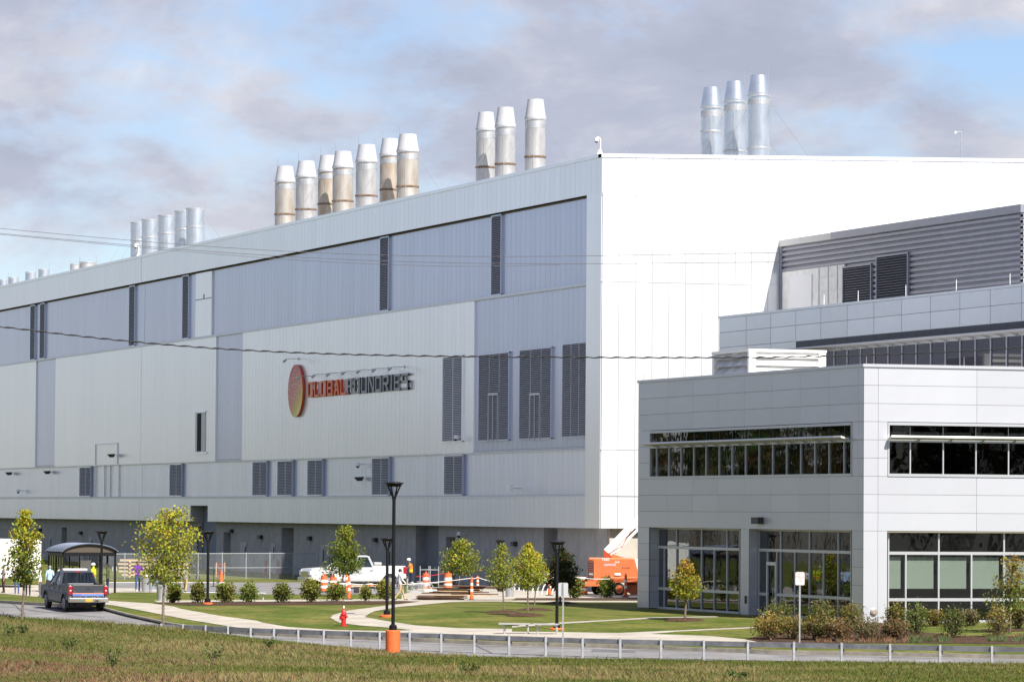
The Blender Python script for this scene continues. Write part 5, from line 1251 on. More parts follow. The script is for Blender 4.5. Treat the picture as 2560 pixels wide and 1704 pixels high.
for a in (-1, 1): MB().box((a * w - .03, -.03, 0), (a * w + .03, .03, h_)).build('post', M_WOOD, r)
for z in (.25, .9): MB().bar((-w, 0, h_ * z), (w, 0, h_ * z), .03, .06).build('rail', M_REDP, r)
MB().bar((-w, -.02, h_ * .25), (w, -.02, h_ * .9), .02, .05).bar((-w, .02, h_ * .9), (w, .02, h_ * .25), .02, .05).build('cross_brace', M_REDP, r); r.rotation_euler[2] = -YAW; tag(r, 'wooden barricade with a red cross brace at the fence', 'barricade')
r = empty('stanchion', gp(534, 1466)); MB().lathe([(.2, 0), (.2, .03), (.03, .06), (.025, 50 / ppm(r.location))], 14).build('pole', M_STEELD, r); tag(r, 'thin black stanchion on a round foot beside the traffic cone', 'stanchion')
for px in (664, 695):
    r = empty('bollard', gp(px, 1438)); MB().lathe([(.1, 0), (.1, 1.05), (.06, 1.1)], 12).build('tube', mat('faded red paint', (.30, .05, .03), .6), r, smooth=40); tag(r, 'faded red bollard seen through the chain link fence', 'bollard', 'red bollards behind the fence')

# chain link fence
fence = empty('chain_link_fence'); a = atT(250, 1384, 281); b = atT(792, 1382, 291); FH = 2.05
d = (b - a); L = math.hypot(d.x, d.y); u = Vector((d.x / L, d.y / L, 0)); A0 = Vector((a.x, a.y, a.z - FH)); zt_ = a.z
M_FW = mat('fence wire', (.42, .44, .46), .5, .4)
MB().cyl(A0 + Vector((0, 0, FH)), A0 + u * L + Vector((0, 0, b.z - a.z + FH)), .03, n=6).build('top_rail', M_FW, fence)
MB().cyl(A0 + u * (L * .49) + Vector((0, 0, FH * .55)), A0 + u * L + Vector((0, 0, FH * .55)), .025, n=6).build('mid_rail', M_FW, fence)
MB().cyl(A0 + Vector((0, 0, .06)), A0 + u * L + Vector((0, 0, .06)), .012, n=5).build('bottom_wire', M_FW, fence)
npost = 9
for i in range(npost + 1):
    p = A0 + u * (L * i / npost); MB().cyl(p, p + Vector((0, 0, FH + .08 + (b.z - a.z) * i / npost)), .045 if i in (0, npost) else .032, n=8).build('post', M_FW, fence)
mb = MB(); s_ = .11; n = int(L / s_)
for i in range(-int(FH / s_), n):
    for sg in (0, 1):
        x0, x1 = i * s_, i * s_ + FH; z0, z1 = .05, FH
        c0, c1 = max(0, x0), min(L, x1)
        if c1 - c0 < .1: continue
        f0, f1 = (c0 - x0) / FH, (c1 - x0) / FH
        za, zb = z0 + (z1 - z0) * f0, z0 + (z1 - z0) * f1
        if sg: za, zb = z0 + z1 - za, z0 + z1 - zb
        p, q = A0 + u * c0 + Vector((0, 0, za)), A0 + u * c1 + Vector((0, 0, zb)); mb.bar(p, q, .005, .007)
mb.build('wire_mesh', M_FW, fence)['kind'] = 'stuff'
rebase(fence, A0); tag(fence, 'silver chain link fence with steel posts before the hall base', 'fence')

# bus shelter
sh = empty('bus_shelter', gp(158, 1481)); k = ppm(sh.location); W, D, Hs = 125 / k / math.cos(YAW), 3.6, 2.05
M_SGL = glass('shelter glass', (.84, .86, .86))
for x in (0, W):
    for y in (0, D * .5, D): MB().box((x - .05, y - .05, -.02), (x + .05, y + .05, Hs)).build('post', M_BLK, sh)
for x in (W * .2, W * .4, W * .6, W * .8): MB().box((x - .035, D - .035, 0), (x + .035, D + .035, Hs)).build('post', M_BLK, sh)
for y in (D * .17, D * .33, D * .67, D * .83): MB().box((-.03, y - .03, 0), (.03, y + .03, Hs)).build('post', M_BLK, sh)
fr = MB()
for p, q in (((0, 0), (W, 0)), ((0, D), (W, D)), ((0, 0), (0, D)), ((W, 0), (W, D))): fr.bar((p[0], p[1], Hs + .08), (q[0], q[1], Hs + .08), .14, .2)
fr.build('eaves_beam', M_BLK, sh)
NA = 16; RZ = 121 / k - Hs - .16
arc = [(W * (i / NA) + (i / NA - .5) * .3, Hs + .16 + RZ * (1 - (2 * i / NA - 1) ** 2) ** .72) for i in range(NA + 1)]
vs, fs = [], []
for y in (-.2, D + .2):
    for x, z in arc: vs += [(x, y, z), (x, y, z + .05)]
m2 = 2 * (NA + 1)
for i in range(NA):
    a_ = 2 * i; fs += [(a_, a_ + 2, m2 + a_ + 2, m2 + a_), (a_ + 1, m2 + a_ + 1, m2 + a_ + 3, a_ + 3), (a_, a_ + 1, a_ + 3, a_ + 2), (m2 + a_, m2 + a_ + 2, m2 + a_ + 3, m2 + a_ + 1)]
rf = MB().add(vs, fs).build('barrel_roof', mat('slate roof sheet', (.04, .045, .06), .8, spec=.1), sh, smooth=30)
for i in range(8): 
    y = -.15 + (D + .3) * i / 7; MB().tube([(x, y, z + .055) for x, z in arc[:NA + 1]], .025, 5).build('roof_rib', mat('pale roof rib', (.16, .19, .27), .6, spec=.2), rf)
MB().prism([(x, z - .01) for x, z in arc], -.05, -.02).build('gable', mat('bronze gable sheet', (.085, .07, .055), .6, spec=.2), sh)
for y0, y1 in ((0, D * .17), (D * .17, D * .33), (D * .33, D * .5), (D * .5, D * .67), (D * .67, D * .83), (D * .83, D)): piece('glass_panel', sh, (-.008, y0 + .05, .15), (.008, y1 - .05, Hs - .05), M_SGL)
for i in range(5): piece('glass_panel', sh, (W * i / 5 + .05, D - .008, .15), (W * (i + 1) / 5 - .05, D + .008, Hs - .05), M_SGL)
piece('notice', sh, (W * .62, D - .05, .95), (W * .82, D - .03, 1.75), M_WHT)
MB().box((.3, D - .55, .42), (W - .3, D - .15, .47)).build('bench_seat', M_STEELD, sh)
for x in (.5, W - .5): MB().box((x - .03, D - .4, 0), (x + .03, D - .3, .42)).build('leg', M_STEELD, sh)
tag(sh, 'black framed bus shelter with barrel roof and glass sides', 'bus shelter')

# white box trailer at the far left
tl = empty('box_trailer', gp(-40, 1468)); k = ppm(tl.location); W_ = 145 / k; Ht_ = 121 / k
MB().box((0, 0, .55), (W_, 6.0, Ht_ - .18)).build('body', mat('white trailer skin', (.80, .79, .72), .4), tl, bevel=.04)
MB().prism([(-.04, Ht_ - .18), (W_ + .04, Ht_ - .18), (W_ - .15, Ht_ - .02), (W_ * .5, Ht_), (.15, Ht_ - .02)], -.05, 6.05).build('roof', M_WHT, tl)
for x in (.45, W_ - .45):
    w_ = MB().tube([(x - .1, 3.0, .38), (x + .1, 3.0, .38)], .38, 18).build('wheel', M_RUBB, tl); MB().tube([(x - .12, 3, .38), (x + .12, 3, .38)], .2, 12).build('rim', M_GALV, w_)
MB().box((-.02, 1.0, .8), (-.005, 4.5, Ht_ - .5)).build('side_door', M_GALV, tl); MB().bar((W_ * .5, 0, .5), (W_ * .5, -1.2, .45), .1, .12).build('drawbar', M_STEELD, tl)
tag(tl, 'white box trailer with a ridged roof behind the slim tree', 'trailer')

# lumber behind the fence, plywood and other site things
pile = gp(300, 1446); k = ppm(pile); L_ = 165 / k
for j in range(5):
    for i in range(2):
        r = MB()
        for m_ in range(4): r.box((0, m_ * .16, 0), (L_ * rnd.uniform(.9, 1.0), m_ * .16 + .14, .13))
        o = r.build('lumber_bundle', M_WOOD); o.location = pile + Vector((0, 0, .2 + j * .24)) + Vector((_rt.x, _rt.y, 0)) * (rnd.uniform(-.2, .3)) + Vector((-_rt.y, _rt.x, 0)) * (.8 * i); o.rotation_euler[2] = -YAW
        tag(o, 'bundle of pale lumber in the layered pile behind the fence', 'lumber', 'lumber bundles behind the fence')
        if i == 0 and j < 5:
            pass
for j in range(5):
    for f in (.15, .8):
        o = MB().box((-.06, -.1, 0), (.06, 1.6, .1)).build('timber_bearer', M_WOOD); o.location = pile + Vector((_rt.x, _rt.y, 0)) * (L_ * f) + Vector((0, 0, .1 + j * .24 - .0)); o.rotation_euler[2] = -YAW
        tag(o, 'short timber bearer between the lumber bundles behind the fence', 'timber', 'bearers in the lumber pile')
pl0 = gp(1035, 1499); k = ppm(pl0); tot = 0
for j in range(17):
    a0 = rnd.uniform(0, 10) if j < 7 else rnd.uniform(30, 120); x0 = (a0 if j < 5 else rnd.uniform(0, 130)) / k; Lp = rnd.uniform(105, 150) / k; th = .034; dark_ = rnd.random() < .75
    o = MB().box((0, 0, 0), (Lp, 1.25, th)).build('plywood_sheet', M_PLY if dark_ else M_WOOD); tot += th + rnd.uniform(.004, .016)
    o.location = pl0 + Vector((_rt.x, _rt.y, 0)) * x0 + Vector((0, 0, tot - .02)) + Vector((-_rt.y, _rt.x, 0)) * rnd.uniform(-.1, .3); o.rotation_euler = (rad(rnd.uniform(-.6, .6)), rad(rnd.uniform(-.4, .4)), -YAW + rad(rnd.uniform(-2, 2)))
    tag(o, 'dark weathered plywood sheet lying in the flat stack' if dark_ else 'pale clean plywood sheet lying in the flat stack', 'plywood', 'plywood sheets in the flat stack')
p0, p1 = gp(1031, 1478), gp(1182, 1478)
o = MB().cyl(p0 + Vector((0, 0, .06)), p1 + Vector((0, 0, .06)), .06, n=10).build('white_pipe', M_WHT); tag(o, 'long white pipe lying behind the plywood stack', 'pipe')
r = empty('scaffold_frame', gp(1050, 1476)); k = ppm(r.location); w, h_ = 46 / k, 62 / k
for x, y in ((0, 0), (w, 0), (w * .46, .9), (w * .55, 0)): MB().cyl((x, y, .12), (x, y, h_), .028, n=8).build('upright', M_GALV, r)
for z in (.32, .85):
    for p, q in (((0, 0), (w, 0)), ((0, 0), (w * .46, .9)), ((w, 0), (w * .46, .9))): MB().cyl((p[0], p[1], h_ * z), (q[0], q[1], h_ * z), .022, n=6).build('ledger', M_GALV, r)
MB().cyl((w * .55, 0, h_ * .35), (w * .8, 0, .1), .02, n=6).build('brace', M_GALV, r)
for x, y in ((0, 0), (w, 0), (w * .46, .9), (w * .55, 0)): MB().tube([(x - .03, y, .08), (x + .03, y, .08)], .08, 12).build('caster', M_RUBB, r)
r.rotation_euler[2] = -YAW; tag(r, 'grey tubular scaffold frame on casters around a barrel', 'scaffold')
r = empty('wire_crate', gp(1018, 1479)); k = ppm(r.location); w, h_ = 42 / k, 22 / k
for x in (0, w):
    for y in (0, 1.0): MB().box((x - .03, y - .03, 0), (x + .03, y + .03, h_ + (.25 if x == 0 else 0))).build('post', M_GALV, r)
MB().box((0, 0, .0), (w, 1.0, .12)).build('tray', M_GALV, r)
mb = MB()
for i in range(150):
    a_ = rnd.uniform(0, 6.28); c = Vector((rnd.uniform(.15, w - .15), rnd.uniform(.1, .9), rnd.uniform(.15, h_ * 1.05))); l_ = rnd.uniform(.1, .3)
    mb.tube([c, c + Vector((l_ * math.cos(a_), l_ * .3 * math.sin(a_), rnd.uniform(-.1, .12))), c + Vector((l_ * 1.4, .02, rnd.uniform(-.15, .1)))], .008, 4)
mb.build('wire_scrap', M_GALV, r)['kind'] = 'stuff'; r.rotation_euler[2] = -YAW; tag(r, 'open crate full of tangled grey wire before the worker', 'crate')
b0 = gp(884, 1482); k = ppm(b0)
for j, (x, z, l_, m_, nm, lab) in enumerate(((0, 0, 14, M_STEELD, 'tool_box', 'dark tool box beside the lumber before the pickup'), (14, 0, 22, mat('cardboard', (.38, .24, .11), .8), 'cardboard_box', 'brown cardboard box under the lumber before the pickup'), (38, 0, 14, M_ALUM, 'metal_case', 'silver metal case at the end of the lumber before the pickup'))):
    o = MB().box((0, 0, 0), (l_ / k, .5, 16 / k - .06 * j)).box((.03, -.02, 5 / k), (l_ / k - .03, .0, 5.6 / k)).build(nm, m_, bevel=.015); o.location = b0 + Vector((_rt.x, _rt.y, 0)) * (x / k); o.rotation_euler[2] = -YAW; tag(o, lab, 'box')
for j in range(5):
    o = MB().box((0, 0, 0), (rnd.uniform(50, 62) / k, .14, .04)).build('lumber_board', M_WOOD); o.location = b0 + Vector((_rt.x, _rt.y, 0)) * (-6 / k) + Vector((-_rt.y, _rt.x, 0)) * (.1 * j) + Vector((0, 0, 16 / k + .01 * j)); o.rotation_euler = (0, rad(-1 + .6 * j), -YAW)
    tag(o, 'pale lumber board laid over the boxes before the pickup', 'lumber', 'boards over the boxes')
# bike rack: a row of white hoops
r = empty('bike_rack'); c0, c1 = gp(1286, 1474), gp(1392, 1490); k = ppm(c0)
for i in range(10):
    f = i / 9; p = c0.lerp(c1, f); d = Vector((_rt.x, _rt.y, 0)); pts = [p + d * (2.2 * (1 - math.cos(a_)) * .5) + Vector((0, 0, 1.05 * math.sin(a_))) for a_ in [math.pi * .5 * j / 7 for j in range(8)]]
    MB().tube(pts + [pts[-1] + d * .5 + Vector((0, 0, -.02))], .035, 7).build('hoop', M_WHT, r, smooth=True)
e0, e1 = c0 + Vector((_rt.x, _rt.y, 0)) * 1.5 + Vector((0, 0, .96)), c1 + Vector((_rt.x, _rt.y, 0)) * 1.5 + Vector((0, 0, .96)); MB().cyl(e0, e1, .03, n=6).build('cross_bar', M_WHT, r)
rebase(r, c0); tag(r, 'row of white curved bike hoops on the pavement', 'bike rack')
# barrier tape
M_TAPE = mat('white barrier tape', (.75, .70, .68), .6)
def tape(pts, lab, m=M_TAPE):
    mb = MB(); q = []
    for (a, b), (c, d) in zip(pts, pts[1:]):
        for i in range(8):
            f = i / 8; q.append(atT(a + (c - a) * f, b + (d - b) * f + 2.0 * math.sin(math.pi * f), tape_t(a + (c - a) * f)))
    q.append(atT(*pts[-1], tape_t(pts[-1][0])))
    for a, b in zip(q, q[1:]): mb.bar(a, b, .008, .028)
    tag(mb.build('barrier_tape', m), lab, 'tape')
tape_t = lambda x: 224 + (x - 790) * .012
tape([(788, 1448), (815, 1451), (872, 1457), (925, 1459)], 'white barrier tape strung past the barrels before the pickup')
tape([(925, 1459), (1008, 1460), (1178, 1444), (1194, 1442)], 'white barrier tape strung between the pickup and the tubes')
tape([(1194, 1442), (1255, 1457), (1300, 1458), (1374, 1446)], 'white barrier tape hanging from the tubes to the bike hoops')
tape([(1374, 1446), (1440, 1442), (1525, 1446)], 'white barrier tape strung to the orange lift')
tape([(1040, 1440), (1110, 1432)], 'thin red tape between scaffold and barrel', mat('red tape', (.5, .03, .03), .6))

# overhead wires, hung in front of the hall between poles out of view
M_CBL = mat('black cable', (.015, .015, .017), .7); M_THIN = mat('weathered wire', (.10, .10, .11), .7)
def wire(pts, t, r_, m, lab, twist=False, grp=None):
    xs_, ysx = zip(*pts); q = []
    def cubic(x):
        n = len(pts); s_ = 0
        for i in range(n):
            l_ = ysx[i]
            for j in range(n):
                if i != j: l_ *= (x - xs_[j]) / (xs_[i] - xs_[j])
            s_ += l_
        return s_
    n = 240 if twist else 60
    for i in range(n + 1):
        x = xs_[0] + (xs_[-1] - xs_[0]) * i / n; p = atT(x, cubic(x), t)
        if twist: p = p + Vector((0, 0, r_ * .7 * math.sin(i * 2.1)))
        q.append(p)
    mb = MB(); mb.tube(q, [r_ * (1 + .35 * math.sin(i * 2.1 + 1)) for i in range(n + 1)] if twist else r_, 5)
    tag(mb.build('overhead_wire', m), lab, 'wire', grp)
wire([(-300, 786), (0, 816), (690, 879), (1280, 892), (1900, 893), (2560, 868), (2900, 848)], 130, .022, M_CBL, 'thick black twisted cable sagging across the hall and office', True)
WG = 'thin wires crossing above'
wire([(-300, 545), (0, 571), (700, 627), (1500, 639), (1960, 632)], 140, .0085, M_THIN, 'topmost thin wire crossing the stacks and hall wall', grp=WG)
wire([(-300, 558), (0, 583.5), (700, 640), (1500, 659), (1960, 655)], 140.4, .0085, M_THIN, 'middle thin wire crossing the stacks and hall wall', grp=WG)
wire([(-300, 560), (0, 586), (700, 647), (1400, 661)], 140.8, .007, M_THIN, 'lowest thin wire crossing the stacks and hall wall', grp=WG)

# ================================================================== VEHICLES
M_TYRE = mat('tyre rubber', (.022, .022, .024), .9); M_RIM = mat('alloy rim', (.45, .46, .48), .35, .7)
M_VGL = glass('vehicle glass', (.38, .41, .43)); M_CHR = mat('chrome', (.62, .62, .63), .15, 1.0)
M_TRIMB = mat('black trim', (.02, .02, .022), .6)
def arch(cx, cz, r, a0, a1, n=9): return [(cx + r * math.cos(rad(a0 + (a1 - a0) * i / n)), cz + r * math.sin(rad(a0 + (a1 - a0) * i / n))) for i in range(n + 1)]
def pickup(name, paint, lab, accent):
    """x forward, y left, ground at z=0; 5.8 m long"""
    r = empty(name); hw = 1.0
    fx, rx, wr = 1.78, -1.90, .40
    lower = [(-2.88, .60), (-2.30, .55)] + arch(rx, wr, .50, 175, 5) + [(-1.30, .42), (1.18, .42)] + arch(fx, wr, .50, 175, 5) + [(2.60, .50), (2.86, .62), (2.86, .98), (2.74, 1.14), (1.30, 1.24), (-.92, 1.24), (-.95, 1.33), (-2.84, 1.33)]
    body = MB()
    inner = .84
    for s_ in (-1, 1):                                         # two side skins with tumblehome
        pl = [(x, z) for x, z in lower]; n = len(pl)
        vs = [(x, s_ * (hw - max(0, z - .9) * .10 - max(0, .6 - z) * .12), z) for x, z in pl] + [(x, s_ * inner, z) for x, z in pl]
        body.add(vs, [tuple(range(n)), tuple(range(2 * n - 1, n - 1, -1))] + [(i, i + n, (i + 1) % n + n, (i + 1) % n) for i in range(n)])
    body.prism([(1.22, .62), (2.84, .62), (2.84, .98), (2.72, 1.15), (1.3, 1.26)], -inner - .01, inner + .01)       # bonnet block
    body.prism([(-.95, .5), (1.3, .5), (1.3, 1.25), (-.95, 1.25)], -inner - .01, inner + .01)                        # cab floor block
    body.box((-2.84, -inner, .55), (-.95, inner, .78))                                                              # bed floor
    body.box((-.98, -inner, .7), (-.92, inner, 1.33))
    bo = body.build('body', paint, r, bevel=.025)
    # cab: roof on pillars with glass
    bx0, bx1, tx0, tx1, zb, zt_, wb, wt = -.94, 1.22, -.70, .42, 1.24, 1.90, .94, .76
    cabm = MB()
    cabm.add([(tx0, -wt, zt_ - .05), (tx1, -wt, zt_ - .05), (tx1, wt, zt_ - .05), (tx0, wt, zt_ - .05), (tx0 + .08, -wt + .08, zt_ + .03), (tx1 - .1, -wt + .08, zt_ + .03), (tx1 - .1, wt - .08, zt_ + .03), (tx0 + .08, wt - .08, zt_ + .03)], [(3, 2, 1, 0), (4, 5, 6, 7), (0, 1, 5, 4), (1, 2, 6, 5), (2, 3, 7, 6), (3, 0, 4, 7)])
    for s_ in (-1, 1):
        for xb, xt in ((bx0 + .03, tx0 + .03), (.12, -.05), (bx1 - .03, tx1 - .02)): cabm.bar((xb, s_ * (wb - .02), zb), (xt, s_ * (wt - .02), zt_ - .04), .09, .12 if xb < 1 else .08)
    cabm.build('cab', paint, r, bevel=.015)
    def gl(nm, pts): MB().add(pts, [(0, 1, 2, 3)]).build(nm, M_VGL, r)
    gl('windscreen', [(bx1, -wb + .06, zb), (bx1, wb - .06, zb), (tx1, wt - .06, zt_ - .04), (tx1, -wt + .06, zt_ - .04)])
    gl('rear_window', [(bx0, wb - .06, zb + .04), (bx0, -wb + .06, zb + .04), (tx0, -wt + .06, zt_ - .06), (tx0, wt - .06, zt_ - .06)])
    rw = MB(); pr = [(bx0 - .006, wb - .03, zb + .02), (bx0 - .006, -wb + .03, zb + .02), (tx0 - .006, -wt + .03, zt_ - .03), (tx0 - .006, wt - .03, zt_ - .03)]
    for a, b in zip(pr, pr[1:] + pr[:1]): rw.bar(a, b, .06, .05)
    rw.build('rear_window_frame', paint, r)
    for s_ in (-1, 1):
        gl('side_window', [(bx0 + .08, s_ * wb, zb), (.08, s_ * wb, zb), (-.09, s_ * wt, zt_ - .06), (tx0 + .08, s_ * wt, zt_ - .06)]); gl('side_window', [(.16, s_ * wb, zb), (bx1 - .1, s_ * wb, zb), (tx1 - .06, s_ * wt, zt_ - .06), (.0, s_ * wt, zt_ - .06)])
        for x in (-.02, -.93 + .0, 1.12): MB().box((x - .006, s_ * (hw - .015) - .012, .52), (x + .006, s_ * (hw - .015) + .012, 1.22)).build('door_gap', M_TRIMB, r)
        for x in (.18, -.86): MB().box((x, s_ * (hw - .0) - .02, 1.04), (x + .16, s_ * (hw - .0) + .02, 1.08)).build('door_handle', M_CHR, r)
        MB().box((.78, s_ * 1.02 - .02, 1.16), (.90, s_ * 1.20, 1.40) if s_ > 0 else (.90, s_ * 1.02 + .02, 1.40)).build('mirror', M_TRIMB, r) if s_ > 0 else MB().box((.78, -1.20, 1.16), (.90, -1.0, 1.40)).build('mirror', M_TRIMB, r)
        MB().bar((-1.2, s_ * .95, .38), (1.2, s_ * .95, .38), .12, .06).build('running_board', M_TRIMB, r)
        for cx in (fx, rx):
            mb = MB(); ar = arch(cx, wr, .53, 170, 10); ai = arch(cx, wr, .48, 170, 10); n = len(ar); ys_ = s_ * (hw + .015)
            mb.add([(x, ys_, z) for x, z in ar + ai] + [(x, ys_ - s_ * .08, z) for x, z in ar + ai], [(i, i + 1, n + i + 1, n + i) for i in range(n - 1)] + [(i, 2 * n + i, 2 * n + i + 1, i + 1) for i in range(n - 1)] + [(n + i, n + i + 1, 3 * n + i + 1, 3 * n + i) for i in range(n - 1)])
            mb.build('fender_flare', paint, r)
            MB().box((cx - .5, s_ * .62, .4), (cx + .5, s_ * .83, .92)).build('wheel_well', M_TRIMB, r)
            w_ = MB(); y0, y1 = s_ * .72, s_ * .975
            w_.tube([(cx, y0, wr), (cx, y0 + (y1 - y0) * .1, wr), (cx, y0 + (y1 - y0) * .9, wr), (cx, y1, wr)], [.33, wr, wr, .33], 26)
            wo_ = w_.build('wheel', M_TYRE, r, smooth=40)
            rm = MB().tube([(cx, y0 + (y1 - y0) * .6, wr), (cx, y1 + s_ * .006, wr)], [.25, .25], 20)
            for q in range(5):
                a = 2 * math.pi * q / 5; rm.bar((cx, y1 + s_ * .012, wr), (cx + .24 * math.cos(a), y1 + s_ * .012, wr + .24 * math.sin(a)), .02, .09, up=(0, 1, 0))
            rm.build('rim', M_RIM, wo_)
        MB().box((2.62, s_ * .62, .80), (2.875, s_ * .96, 1.02) if s_ > 0 else (2.875, -.62, 1.02)).build('headlight', M_WHT, r) if s_ > 0 else MB().box((2.62, -.96, .80), (2.875, -.62, 1.02)).build('headlight', M_WHT, r)
        lo_, hi_ = sorted((s_ * .80, s_ * .985)); tlm = MB().box((-2.905, lo_, .86), (-2.70, hi_, 1.28)).build('tail_light', mat('tail light red', (.30, .01, .015), .25), r, bevel=.015); MB().box((-2.912, lo_ + .06, 1.04), (-2.906, hi_ - .05, 1.08)).build('reversing_lens', M_WHT, tlm)
        MB().box((-2.45, s_ * .93 - .06, .22), (-2.42, s_ * .93 + .06, .62)).build('mud_flap', M_TRIMB, r)
    tg = MB().box((-2.89, -.79, .74), (-2.83, .79, 1.33)).build('tailgate', paint, r, bevel=.02)
    MB().box((-2.90, -.79, 1.305), (-2.78, .79, 1.345)).build('tailgate_cap', M_CHR, tg); MB().box((-2.905, -.12, 1.10), (-2.888, .12, 1.18)).build('handle', M_TRIMB, tg)
    MB().box((2.86, -.62, .66), (2.90, .62, 1.0)).build('grille', M_CHR, r); MB().box((2.80, -.98, .42), (2.98, .98, .64)).build('front_bumper', M_CHR, r, bevel=.03)
    MB().prism([(-3.06, .48), (-3.06, .70), (-2.9, .74), (-2.84, .74), (-2.84, .48)], -.99, .99).build('rear_bumper', M_CHR, r, bevel=.03)
    MB().box((-3.0, -.32, .44), (-2.7, .32, .52)).build('tow_bar', M_TRIMB, r); MB().ball((-3.02, 0, .50), .04).build('tow_ball', M_CHR, r)
    MB().box((-2.6, -.5, .3), (1.6, .5, .52)).build('chassis', M_TRIMB, r)
    for y in (-.8, .8): MB().bar((-2.84, y, 1.34), (-.95, y, 1.34), .08, .03).build('bed_rail_cap', M_TRIMB, r)
    accent(r, tg, hw)
    return tag(r, lab, 'pickup truck')
def acc_sec(r, tg, hw):
    b = MB().box((-.25, -.62, 1.93), (.05, .62, 2.03)).build('light_bar', mat('pale light bar', (.62, .62, .64), .35), r, bevel=.03)
    MB().box((-.74, -.14, 1.87), (-.71, .14, 1.92)).build('high_brake_light', mat('tail light red', (.5, .012, .02), .2), r)
    MB().box((-2.893, -.78, .90), (-2.8905, .78, .935)).build('orange_stripe', mat('orange stripe', (.75, .25, .12), .5), tg); MB().box((-2.893, -.78, .80), (-2.8905, .78, .895)).build('blue_stripe', mat('blue stripe', (.10, .19, .55), .5), tg)
    M_NAVY = mat('navy lettering', (.01, .02, .2), .5)
    for txt, sz, y, z, m_ in (('SECURITY', .085, .55, .847, M_NAVY), ('TUNDRA', .10, -.5, .985, M_CHR), ('4x4', .08, .68, 1.0, M_CHR)):
        o = link('lettering', font_mesh(txt, sz, .001, 'lettering', m_), tg); o.location = (-2.896, y, z); o.rotation_euler = (math.pi / 2, 0, -math.pi / 2)
    MB().box((-3.072, -.17, .52), (-3.061, .17, .67)).build('licence_plate', mat('yellow plate', (.62, .32, .03), .4), r)
    MB().box((-3.066, -.5, .52), (-3.0605, -.3, .6)).build('step_pad', M_TRIMB, r)
    for s_ in (-1, 1): MB().box((-2.4, s_ * hw - s_ * .002 - .006, .88), (2.3, s_ * hw - s_ * .002 + .006, .93)).build('side_stripe', mat('navy stripe', (.03, .05, .16), .5), r)
def acc_white(r, tg, hw):
    M_GRN = mat('dark green lettering', (.012, .09, .07), .5); y = hw + .004
    o = MB().add([(.78, y, .82), (.66, y, .82), (.56, y, 1.12), (.68, y, 1.12)], [(0, 1, 2, 3)]).add([(.62, y, .86), (.42, y, .86), (.40, y, .93), (.60, y, .93)], [(0, 1, 2, 3)]).add([(.48, y, .82), (.38, y, .82), (.28, y, 1.12), (.38, y, 1.12)], [(0, 1, 2, 3)]).add([(.66, y, 1.06), (.28, y, 1.06), (.28, y, 1.12), (.64, y, 1.12)], [(0, 1, 2, 3)])
    o.build('emblem', M_GRN, r)
    t_ = link('lettering', font_mesh('Jersen', .2, .001, 'lettering', mat('grey lettering', (.10, .13, .13), .5)), r); t_.location = (-.02, y, .93); t_.rotation_euler = (math.pi / 2, 0, math.pi)
    MB().box((-1.5, -.7, 1.33), (-1.05, .7, 1.52)).build('tool_chest', mat('dull aluminium', (.5, .5, .48), .45, .5), r, bevel=.02)
    MB().box((2.2, hw - .15, 1.05), (2.5, hw - .1, 1.1)).build('badge', M_TRIMB, r)
gm = mat('metallic grey paint', (.048, .052, .066), .32, .1, spec=.4); wm = mat('gloss white paint', (.50, .50, .50), .25, spec=.6)
pk = pickup('pickup_truck', gm, 'dark grey security pickup with red tail lights and yellow plate on the road', acc_sec)
a = gp(259, 1521, -.13); b = gp(166, 1519, -.13)
pr_ = gp(208, 1527, -.13); k = ppm(pr_)
sc_ = .965
hd = math.atan2(_fw.y, _fw.x) + rad(20)
pk.scale = (sc_, sc_, sc_); pk.rotation_euler[2] = hd
pk.location = pr_ + Vector((math.cos(hd), math.sin(hd), 0)) * 1.95 * sc_
pk.location.z = g(pk.location.x, pk.location.y) - .13 + .003
t_, s__ = ts(pk.location.x, pk.location.y)
gx = [g(*(pk.location + Vector((math.cos(hd), math.sin(hd), 0)) * q).xy) for q in (-1.9, 1.8)]
pk.location.z = (gx[0] + gx[1]) / 2 - .127; pk.rotation_euler[1] = -math.atan2(gx[1] - gx[0], 3.7)
pw = pickup('pickup_truck', wm, 'white work pickup with green door emblem parked side on behind the shrubs', acc_white)
p0, p1 = gp(757, 1470), gp(1005, 1470); L = (p1 - p0).length; hd2 = math.atan2((p0 - p1).y, (p0 - p1).x); s2 = L / 5.95
pw.scale = (s2, s2, s2 * .97); pw.rotation_euler[2] = hd2; pw.location = (p0 + p1) / 2 + Vector((0, 0, .008))

# orange telescopic boom lift
M_LO = mat('lift orange', (.60, .15, .05), .45, var=.06, vscale=3); M_LD = mat('lift dark orange', (.34, .05, .015), .5)
lf = empty('boom_lift'); base = gp(1548, 1487); k = ppm(base); m = lambda px: px / k
X0 = m(1466 - 1548); mb = MB()
# local frame: x to the camera's right, y away, z up
zt0, zt1 = m(1487 - 1462), m(1487 - 1394)
MB().prism([(X0 + .25, zt0 + .15), (X0 + m(186 - 50), zt0 + .15), (X0 + m(170 - 50), zt1), (X0 + .02 + .1, zt1), (X0 + .12, zt1 - .1), (X0 + .05, zt0 + .5), (X0 + .05, zt0 + .15)], -.2, 2.1).build('engine_cover', M_LO, lf, bevel=.06)
MB().box((X0 + .06, -.215, zt0 + .3), (X0 + m(18), -.2, zt1 - .18)).build('grille', M_TRIMB, lf)
for i in range(9): piece('grille_bar', lf, (X0 + .1, -.225, zt0 + .35 + i * .13), (X0 + m(17), -.216, zt0 + .38 + i * .13), M_LD)
MB().prism([(X0 - .05, m(24)), (X0 + m(30), m(24)), (X0 + m(60), m(46)), (m(60), m(46)), (m(60), zt0 + .17), (X0 - .05, zt0 + .17)], -.25, 2.15).build('counterweight', M_LO, lf, bevel=.04)
